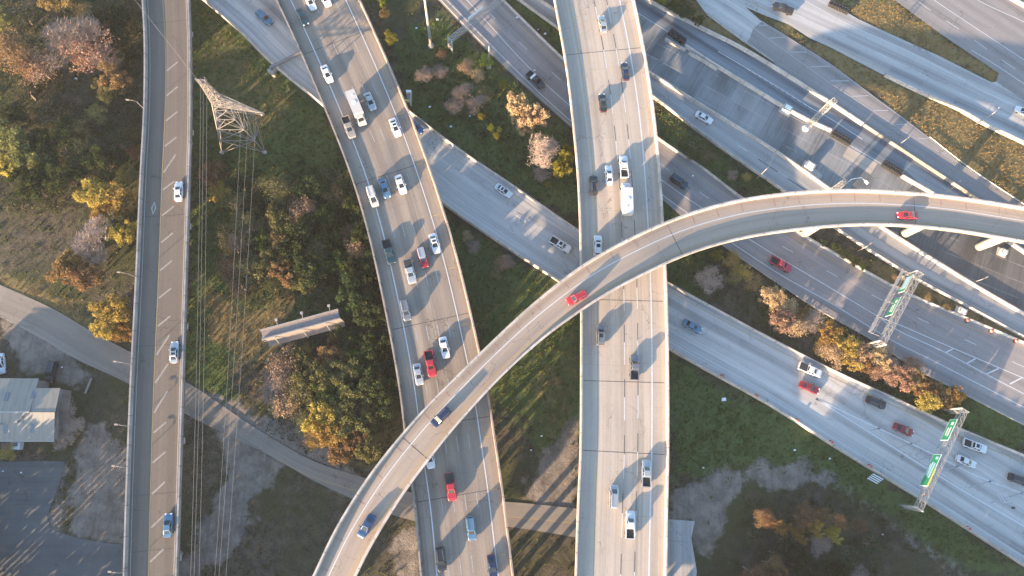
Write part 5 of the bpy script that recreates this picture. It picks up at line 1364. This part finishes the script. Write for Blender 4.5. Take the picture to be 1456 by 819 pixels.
T1 = [(85, 45, 45, 'bare', 'pink'), (122, 62, 38, 'sparse', 'peach'), (25, 72, 34, 'sparse', 'orange'), (50, 92, 30, 'sparse', 'peach'), (10, 58, 26, 'sparse', 'orange'), (148, 82, 24, 'bare', 'pink'), (75, 0, 24, 'leafy', 'orange'), (160, 112, 26, 'leafy', 'orange'),
      (150, 128, 20, 'leafy', 'olive'), (138, 30, 22, 'leafy', 'dark'), (165, 50, 20, 'leafy', 'dark'), (2, 25, 20, 'leafy', 'olive'), (20, 205, 28, 'leafy', 'olive'), (40, 225, 24, 'leafy', 'olive'), (60, 200, 22, 'leafy', 'dark'), (8, 235, 22, 'leafy', 'yellow'), (70, 218, 14, 'leafy', 'olive'),
      (90, 185, 22, 'leafy', 'dark'), (20, 160, 18, 'leafy', 'dark'), (110, 215, 30, 'sparse', 'dark'), (140, 230, 28, 'leafy', 'dark'), (165, 200, 22, 'sparse', 'dark'), (90, 250, 28, 'leafy', 'dark'), (45, 265, 26, 'leafy', 'dark'), (186, 192, 16, 'leafy', 'olive'), (192, 215, 14, 'leafy', 'orange'), (140, 160, 18, 'sparse', 'olive'),
      (135, 275, 26, 'leafy', 'yellow'), (168, 285, 26, 'leafy', 'yellow'), (150, 302, 22, 'leafy', 'yellow'), (178, 332, 22, 'leafy', 'yellow'), (160, 320, 20, 'leafy', 'olive'), (122, 340, 32, 'bare', 'pale'), (88, 385, 22, 'leafy', 'orange'), (115, 393, 24, 'leafy', 'orange'), (98, 372, 18, 'leafy', 'yellow'), (160, 438, 26, 'leafy', 'yellow'), (150, 462, 23, 'leafy', 'yellow'), (176, 470, 19, 'leafy', 'yellow')]
T1 += [(35, 130, 20, 'sparse', 'dark'), (70, 160, 22, 'sparse', 'dark'), (115, 180, 20, 'sparse', 'olive'), (0, 190, 20, 'leafy', 'olive'), (25, 245, 20, 'leafy', 'dark'), (70, 240, 22, 'leafy', 'dark'), (115, 245, 20, 'sparse', 'dark'), (180, 245, 16, 'sparse', 'olive'), (20, 290, 18, 'sparse', 'dark'), (70, 285, 18, 'sparse', 'dark'), (30, 20, 20, 'sparse', 'dark'), (110, 15, 20, 'sparse', 'orange'), (170, 20, 16, 'leafy', 'dark'), (180, 80, 16, 'leafy', 'dark'), (140, 365, 16, 'sparse', 'olive')]
for q in T1: tree(*q, c1, h=1.0)
T2 = [(300, 245, 22, 'leafy', 'orange'), (312, 272, 18, 'leafy', 'yellow'), (325, 290, 22, 'sparse', 'olive'), (340, 262, 20, 'leafy', 'dark'), (345, 310, 24, 'sparse', 'olive'), (400, 265, 26, 'sparse', 'olive'), (425, 290, 26, 'sparse', 'peach'), (395, 312, 24, 'leafy', 'olive'), (370, 295, 20, 'leafy', 'dark'),
      (440, 265, 22, 'leafy', 'dark'), (475, 280, 22, 'sparse', 'olive'), (465, 305, 22, 'leafy', 'green'), (430, 325, 26, 'leafy', 'dark'), (395, 345, 22, 'leafy', 'orange'), (370, 340, 22, 'leafy', 'green'), (340, 350, 24, 'sparse', 'peach'), (325, 375, 24, 'sparse', 'orange'), (352, 385, 24, 'sparse', 'olive'), (380, 375, 24, 'leafy', 'olive'),
      (400, 385, 24, 'leafy', 'orange'), (420, 365, 26, 'leafy', 'dark'), (445, 380, 28, 'leafy', 'dark'), (470, 340, 22, 'leafy', 'green'), (467, 342, 11, 'leafy', 'lime'), (490, 325, 15, 'sparse', 'peach'), (502, 350, 19, 'sparse', 'peach'), (480, 375, 24, 'leafy', 'green'), (505, 385, 20, 'leafy', 'dark'), (500, 420, 26, 'leafy', 'dark'), (525, 445, 24, 'leafy', 'dark'),
      (340, 405, 20, 'sparse', 'orange'), (385, 407, 16, 'sparse', 'yellow'), (415, 405, 16, 'sparse', 'olive'), (450, 410, 18, 'sparse', 'olive'), (470, 420, 14, 'leafy', 'olive'), (345, 325, 16, 'leafy', 'olive'), (355, 365, 16, 'leafy', 'dark')]
T2 += [(520, 330, 22, 'leafy', 'dark'), (508, 290, 20, 'leafy', 'dark'), (495, 255, 18, 'sparse', 'dark'), (535, 375, 24, 'leafy', 'dark'), (520, 405, 24, 'leafy', 'dark'), (542, 410, 22, 'leafy', 'dark'), (550, 445, 22, 'leafy', 'dark'), (470, 250, 20, 'sparse', 'dark'), (455, 355, 24, 'sparse', 'olive'), (410, 330, 20, 'leafy', 'green'), (378, 320, 20, 'sparse', 'olive'), (360, 395, 18, 'leafy', 'olive'), (430, 400, 20, 'leafy', 'olive'), (322, 330, 18, 'sparse', 'olive'), (330, 352, 18, 'sparse', 'orange'), (415, 275, 20, 'sparse', 'olive')]
for q in T2: tree(*q, c2, h=1.5 if q[0] > 490 else 1.1)
T3 = [(400, 525, 26, 'sparse', 'peach'), (390, 555, 26, 'bare', 'pink'), (405, 585, 24, 'sparse', 'peach'), (428, 510, 20, 'leafy', 'olive'), (448, 535, 26, 'leafy', 'olive'), (430, 560, 24, 'sparse', 'olive'), (470, 505, 22, 'leafy', 'orange'), (488, 530, 26, 'leafy', 'olive'), (512, 510, 24, 'leafy', 'green'), (530, 540, 26, 'leafy', 'dark'),
      (465, 560, 24, 'leafy', 'green'), (500, 565, 26, 'leafy', 'olive'), (455, 590, 26, 'leafy', 'yellow'), (470, 615, 24, 'leafy', 'yellow'), (450, 625, 18, 'sparse', 'yellow'), (490, 600, 26, 'leafy', 'olive'), (515, 600, 24, 'leafy', 'olive'), (505, 625, 22, 'leafy', 'orange'), (525, 575, 22, 'sparse', 'orange'), (545, 570, 22, 'leafy', 'dark'), (485, 640, 20, 'leafy', 'orange'), (525, 640, 20, 'leafy', 'olive'), (495, 480, 20, 'leafy', 'dark'), (530, 490, 22, 'leafy', 'dark'), (548, 515, 20, 'leafy', 'dark'), (475, 480, 14, 'leafy', 'orange')]
T3 += [(560, 480, 22, 'leafy', 'dark'), (562, 540, 20, 'leafy', 'dark'), (440, 505, 18, 'sparse', 'olive'), (415, 555, 20, 'sparse', 'olive'), (480, 580, 22, 'sparse', 'yellow'), (435, 600, 18, 'sparse', 'olive')]
for q in T3: tree(*q, c3, h=1.35 if q[0] > 520 else 1.1)
T4 = [(547, 18, 10, 'leafy', 'orange'), (556, 53, 13, 'leafy', 'lime'), (543, 0, 10, 'leafy', 'lime'), (628, 78, 9, 'sparse', 'orange'), (600, 105, 15, 'bare', 'pink'), (625, 100, 13, 'bare', 'pink'), (660, 90, 15, 'sparse', 'peach'), (690, 85, 13, 'leafy', 'lime'), (678, 105, 12, 'sparse', 'peach'), (655, 130, 18, 'bare', 'pink'), (675, 145, 17, 'bare', 'pink'), (645, 150, 14, 'bare', 'pink'), (690, 130, 14, 'sparse', 'olive'),
      (735, 150, 20, 'leafy', 'peach'), (758, 165, 21, 'leafy', 'peach'), (745, 175, 16, 'leafy', 'peach'), (775, 205, 27, 'bare', 'pale'), (804, 225, 14, 'leafy', 'lime'), (797, 242, 14, 'leafy', 'lime'), (808, 215, 11, 'leafy', 'lime'), (697, 182, 7, 'leafy', 'lime'), (706, 193, 7, 'leafy', 'lime'), (684, 167, 6, 'leafy', 'lime'), (710, 186, 5, 'leafy', 'lime'), (779, 263, 6, 'leafy', 'lime'), (720, 205, 6, 'leafy', 'olive'), (680, 198, 5, 'leafy', 'olive'), (715, 120, 9, 'leafy', 'lime'), (770, 245, 14, 'bare', 'pink'),
      (661, 335, 10, 'sparse', 'peach'), (672, 352, 11, 'bare', 'pink'), (712, 375, 13, 'sparse', 'peach'), (722, 370, 11, 'bare', 'pink'), (705, 392, 10, 'sparse', 'olive')]
for q in T4: tree(*q, c4, h=1.75 if 725 < q[0] < 785 and q[2] > 15 else 1.9 if q[0] > 790 else .8)
T5 = [(1009, 396, 17, 'bare', 'pale'), (1020, 363, 9, 'leafy', 'lime'), (1042, 372, 14, 'sparse', 'yellow'), (1058, 385, 15, 'sparse', 'yellow'), (1072, 398, 13, 'sparse', 'orange'), (1045, 395, 13, 'sparse', 'olive'), (980, 390, 10, 'sparse', 'green'), (1100, 422, 17, 'leafy', 'peach'), (1120, 430, 17, 'sparse', 'peach'), (1112, 455, 18, 'leafy', 'peach'), (1130, 468, 16, 'sparse', 'peach'),
      (1156, 455, 15, 'bare', 'pale'), (1182, 475, 17, 'leafy', 'yellow'), (1205, 490, 18, 'leafy', 'yellow'), (1190, 505, 16, 'sparse', 'peach'), (1172, 495, 13, 'sparse', 'orange'), (1225, 505, 16, 'leafy', 'peach'), (1250, 508, 16, 'leafy', 'peach'), (1248, 528, 15, 'sparse', 'peach'), (1272, 520, 15, 'bare', 'pale'), (1285, 535, 17, 'leafy', 'peach'), (1303, 540, 16, 'leafy', 'orange'), (1318, 555, 16, 'leafy', 'orange'), (1300, 520, 14, 'sparse', 'peach'), (1322, 570, 17, 'leafy', 'yellow'), (1338, 560, 14, 'leafy', 'orange'), (1361, 564, 13, 'leafy', 'yellow'), (1262, 495, 12, 'bare', 'pale'), (1235, 518, 14, 'leafy', 'orange'), (1268, 535, 13, 'leafy', 'peach'), (1215, 515, 14, 'leafy', 'yellow'), (1345, 572, 12, 'leafy', 'orange'), (1140, 445, 12, 'leafy', 'orange')]
for q in T5: tree(q[0], q[1], q[2] * 1.15, *q[3:], c5, h=.9)
T6 = [(1085, 740, 10, 'sparse', 'orange'), (1112, 750, 11, 'leafy', 'yellow'), (1175, 738, 11, 'sparse', 'orange'), (1185, 760, 10, 'leafy', 'yellow'), (1145, 725, 9, 'sparse', 'orange'), (1100, 805, 12, 'sparse', 'orange'), (1098, 737, 13, 'sparse', 'orange'), (1150, 738, 14, 'sparse', 'orange'), (1137, 762, 9, 'leafy', 'yellow'), (1160, 752, 10, 'leafy', 'yellow'), (1202, 745, 12, 'sparse', 'orange'), (1226, 748, 10, 'sparse', 'orange'), (1120, 770, 17, 'sparse', 'dark'), (1170, 775, 17, 'bare', 'pale'), (1135, 795, 19, 'leafy', 'dark'), (1210, 790, 18, 'sparse', 'dark'), (1240, 775, 16, 'sparse', 'dark'), (1090, 790, 14, 'sparse', 'dark'), (1190, 810, 17, 'leafy', 'dark'), (1250, 805, 15, 'sparse', 'dark'), (1075, 815, 14, 'sparse', 'orange'), (1110, 818, 12, 'leafy', 'orange'), (1160, 812, 12, 'sparse', 'dark'), (1070, 760, 12, 'sparse', 'dark'), (1180, 745, 12, 'bare', 'pink'), (1225, 820, 14, 'bare', 'pale')]
for q in T6: tree(q[0], q[1], q[2] * (1.15 if q[4] in ('orange', 'yellow') else 1), *q[3:], c6, h=2.2 if q[4] in ('orange', 'yellow') else 1.0)
T7 = [(992, 205, 16, 'sparse', 'green'), (1008, 218, 14, 'sparse', 'olive'), (980, 218, 12, 'sparse', 'green'), (1062, 252, 8, 'sparse', 'yellow'), (1042, 248, 9, 'bare', 'pink'), (1188, 352, 8, 'leafy', 'dark'), (1200, 362, 8, 'leafy', 'dark'), (1215, 372, 8, 'leafy', 'dark'), (1225, 380, 6, 'leafy', 'dark'), (1270, 395, 6, 'sparse', 'orange'), (1320, 425, 7, 'sparse', 'orange'), (1345, 437, 6, 'sparse', 'orange'), (1170, 345, 6, 'leafy', 'dark')]
for q in T7: tree(*q, c7, h=.8)
T8 = [(92, 585, 20, 'bare', 'pale'), (95, 605, 18, 'bare', 'pale'), (88, 622, 16, 'bare', 'pale'), (8, 648, 13, 'sparse', 'yellow'), (8, 634, 9, 'bare', 'pale')]
for q in T8: tree(*q, c8, h=.8)
T9 = [(958, 8, 12, 'leafy', 'green'), (976, 14, 14, 'leafy', 'dark'), (993, 28, 11, 'leafy', 'green'), (940, -2, 10, 'leafy', 'lime'), (972, 0, 10, 'leafy', 'olive')]
for q in T9: tree(*q, c9, h=.9)
# name each by its look, its place, and where it stands among its like
ORD = ['first', 'second', 'third', 'fourth', 'fifth', 'sixth', 'seventh', 'eighth', 'ninth', 'tenth', 'eleventh', 'twelfth', 'thirteenth', 'fourteenth', 'fifteenth', 'sixteenth', 'seventeenth', 'eighteenth', 'nineteenth', 'twentieth', 'twenty-first', 'twenty-second', 'twenty-third', 'twenty-fourth', 'twenty-fifth', 'twenty-sixth', 'twenty-seventh', 'twenty-eighth', 'twenty-ninth', 'thirtieth']
by = {}
for q in REC: by.setdefault((q[1], q[2]), []).append(q)
for (cl, ph), v in by.items():
    v.sort(key=lambda q: q[3])
    for i, q in enumerate(v):
        q[0]['label'] = ph + ' ' + cl if len(v) == 1 else ph + ' ' + cl + ', ' + ORD[i] + ' from the left'

# unseen leaf masses added past the lower frame edge to shade the lots and road
def belt(px, width, height, n, seed, label):
    r = np.random.default_rng(seed); p = px_path(px, 0, 1.0); N = normals(p); m = MB()
    k = r.integers(0, len(p), n); o = r.uniform(-.5, .5, n) * width
    crown = height * (.9 + .1 * np.sin(k * .35 + np.sin(k * .11) * 2)) 
    c = np.stack([p[k, 0] + N[k, 0] * o, p[k, 1] + N[k, 1] * o, crown * r.uniform(0, 1, n) ** .8], 1)
    leaf_quads(m, c, .62, r)
    q = m.build('shade_belt', LEAF['dark']); tag(q, label, None, None, 'stuff')
belt([(-120, 690), (-92, 735), (-60, 785), (-25, 838), (15, 875), (80, 905), (170, 915), (280, 912), (390, 905)], 9, 12, 16000, 3, 'unseen leafy belt added to shade the lot')
belt([(985, 885), (1060, 895), (1150, 900), (1250, 900), (1330, 900), (1410, 895)], 10, 14.5, 16000, 4, 'unseen leafy belt added to shade the exit road')

# ------------------------------------------------------------------ grass and undergrowth
def inside(px_poly, X, Y): return poly_sd(px_poly, X, Y)
def scatter(n, x0, x1, y0, y1, seed):
    r = np.random.default_rng(seed); return r.uniform(x0, x1, n), r.uniform(y0, y1, n), r
ix = lambda a, arr: np.clip(np.searchsorted(arr, a), 0, len(arr) - 1)
PAVED = [[(735, -25), (1600, 530), (1600, -40), (735, -40)]]
def keep(X, Y):
    k = np.ones(X.shape, bool)
    for r in ROADS:
        for s in range(0, r.n, 1):
            pass
        # distance to the ribbon by its nearest station
        L = r.L[::2]; N = r.N[::2]; w = r.w[::2]
        for a in range(0, len(X), 20000):
            x, y = X[a:a + 20000], Y[a:a + 20000]
            j = np.argmin((x[:, None] - L[:, 0]) ** 2 + (y[:, None] - L[:, 1]) ** 2, 1)
            j2 = np.argmin((x[:, None] - (L[:, 0] + N[:, 0] * w)) ** 2 + (y[:, None] - (L[:, 1] + N[:, 1] * w)) ** 2, 1)
            t = (x - L[j, 0]) * N[j, 0] + (y - L[j, 1]) * N[j, 1]; t2 = (x - L[j2, 0]) * N[j2, 0] + (y - L[j2, 1]) * N[j2, 1]
            k[a:a + 20000] &= ~((t > -.4) & (t2 < w[j2] + .4))
    return k
def blades(name, mat, sel, n, hgt, seed, per=3, wid=.12):
    X, Y, r = scatter(n, -148, 172, -45, 132, seed)
    gi = (ix(Y, ys), ix(X, xs)); wv = sel(gi)
    k = r.uniform(0, 1, n) < wv
    X, Y = X[k], Y[k]; k = keep(X, Y)
    for pl in SHEETS: k &= poly_sd(pl, X, Y) > .2
    X, Y = X[k], Y[k]
    m = MB(); n = len(X) * per
    X = np.repeat(X, per) + r.normal(0, .16, n); Y = np.repeat(Y, per) + r.normal(0, .16, n)
    a = r.uniform(0, 2 * math.pi, n); h = hgt * r.uniform(.45, 1.3, n); ln = r.uniform(.1, .7, n) * h
    w = wid * r.uniform(.6, 1.5, n); z0 = -.18
    v = np.empty((n, 3, 3))
    v[:, 0] = np.stack([X - np.cos(a) * w, Y - np.sin(a) * w, np.full(n, z0)], 1); v[:, 1] = np.stack([X + np.cos(a) * w, Y + np.sin(a) * w, np.full(n, z0)], 1)
    b = r.uniform(0, 2 * math.pi, n); v[:, 2] = np.stack([X + np.cos(b) * ln, Y + np.sin(b) * ln, h], 1)
    me = bpy.data.meshes.new(name); f = np.arange(n * 3, dtype=np.int32)
    me.vertices.add(n * 3); me.vertices.foreach_set('co', v.ravel().astype(np.float32)); me.loops.add(n * 3); me.loops.foreach_set('vertex_index', f)
    me.polygons.add(n); me.polygons.foreach_set('loop_start', np.arange(0, n * 3, 3, dtype=np.int32)); me.polygons.foreach_set('loop_total', np.full(n, 3, dtype=np.int32))
    me.update(calc_edges=True); me.validate()
    return link(name, me, mat)
SHEETS = [[(735, -25), (766, 0), (923, 104), (1101, 215), (1251, 322), (1405, 418), (1600, 530), (1600, 424), (1456, 330), (1311, 233), (1226, 177), (1176, 144), (996, 40), (919, 0), (880, -25)], IL + IU[::-1],
          [(1005, -40), (1186, 0), (1220, 27), (1330, 77), (1410, 117), (1600, 240), (1600, 275), (1456, 204), (1365, 157), (1257, 107), (1151, 54), (1090, 23)], [(1230, -40), (1272, 0), (1420, 104), (1416, 116), (1600, 240), (1600, -40)],
          [(0, 657), (92, 656), (67, 733), (72, 752), (178, 775), (190, 830), (-60, 860), (-60, 660)], [(-40, 535), (60, 535), (80, 555), (80, 632), (-40, 634)], [(949, 738), (988, 741), (991, 813), (985, 850), (940, 850)]]
o = blades('grass', LEAF['grass'], lambda g: np.clip(W_GREEN[g] * 1.0 + .14, 0, 1) * (1 - W_DIRT[g]) * (1 - W_DRY[g]), 150000, .42, 3, 3, .15)
tag(o, kind='stuff', label='short green grass on the slopes between the roads')
o = blades('dry_grass', LEAF['dry'], lambda g: np.clip(W_DRY[g], 0, 1) * (1 - W_DIRT[g]), 130000, .36, 5)
tag(o, kind='stuff', label='dry yellow grass on the verges')
# undergrowth under the trees
WOOD = [[(-20, -30), (205, -30), (203, 120), (195, 250), (120, 250), (60, 290), (-20, 300)], [(290, 230), (420, 230), (500, 270), (530, 360), (565, 500), (575, 560), (540, 660), (440, 640), (380, 600), (370, 520), (480, 500), (490, 440), (320, 400), (300, 300)],
        [(575, 70), (640, 60), (790, 190), (820, 250), (780, 270), (690, 200), (600, 130)], [(960, 360), (1040, 355), (1180, 445), (1300, 525), (1370, 570), (1340, 590), (1180, 515), (1090, 460), (1000, 420)],
        [(1060, 720), (1240, 720), (1290, 780), (1330, 830), (1040, 830), (1050, 770)], [(940, 160), (1010, 200), (1120, 280), (1050, 275), (950, 190)], [(1170, 350), (1235, 385), (1230, 395), (1170, 360)]]
def undergrowth(n, seed):
    X, Y, r = scatter(n, -148, 172, -45, 132, seed)
    w = np.full(n, 1e9)
    for pl in WOOD: w = np.minimum(w, poly_sd(pl, X, Y))
    k = r.uniform(0, 1, n) < np.where(w < 0, 1.0, np.exp(-w / 2.5) * .6)
    X, Y = X[k], Y[k]; k = keep(X, Y)
    for pl in SHEETS: k &= poly_sd(pl, X, Y) > .5
    X, Y = X[k], Y[k]
    m = MB()
    for x, y in zip(X, Y):
        s = r.uniform(.35, 1.1); nl = int(9 * s) + 4
        p = r.normal(size=(nl, 3)) * s * .5; p[:, 2] = abs(p[:, 2]) * .9
        leaf_quads(m, p + np.array([x, y, -.05]), .24, r)
    return m.build('undergrowth', LEAF['litter'])
o = undergrowth(38000, 9)
tag(o, kind='stuff', label='dark brownish undergrowth below the trees')
# scattered rubbish on the slopes
for i, (a, b) in enumerate(((108, 112), (1029, 568), (622, 28), (641, 180), (775, 48))):
    c = P(a, b, .05)
    m = MB(); s = .35 if i != 1 else .6
    m.hexa([c + Vector(q) * s for q in ((-1, -.7, 0), (1, -.6, 0), (.9, .8, 0), (-.8, .6, 0), (-.8, -.6, .5), (.8, -.5, .3), (.7, .7, .45), (-.6, .5, .6))])
    tag(m.build('litter_bag', M['white_sign']), ['small white rubbish bag in the wood west of the viaduct', 'pale flattened sheet on the grass beside the exit road', 'tiny white scrap by the high mast', 'tiny white scrap on the slope beside the brown bridge', 'tiny white scrap on the shrub strip beside the pale bridge'][i], 'rubbish', 'scraps of rubbish on the grass')
for (a, b) in ((592, 40), (611, 152), (668, 165), (752, 168), (790, 205), (760, 100), (735, 25), (765, 42), (1012, 195), (985, 250), (1000, 665), (1130, 640), (755, 640), (770, 620), (1180, 652), (1255, 760), (88, 522), (4, 670), (30, 672)):
    c = P(a, b, .05); s_ = rnd.uniform(.18, .34)
    m = MB(); m.hexa([c + Vector(q) * s_ for q in ((-1, -.7, 0), (1, -.6, 0), (.9, .8, 0), (-.8, .6, 0), (-.8, -.6, .5), (.8, -.5, .3), (.7, .7, .45), (-.6, .5, .6))])
    tag(m.build('litter_scrap', M['white_sign']), 'tiny white scrap of litter lying on open ground', 'rubbish', 'tiny scraps of litter')
print('objects', len(bpy.data.objects))
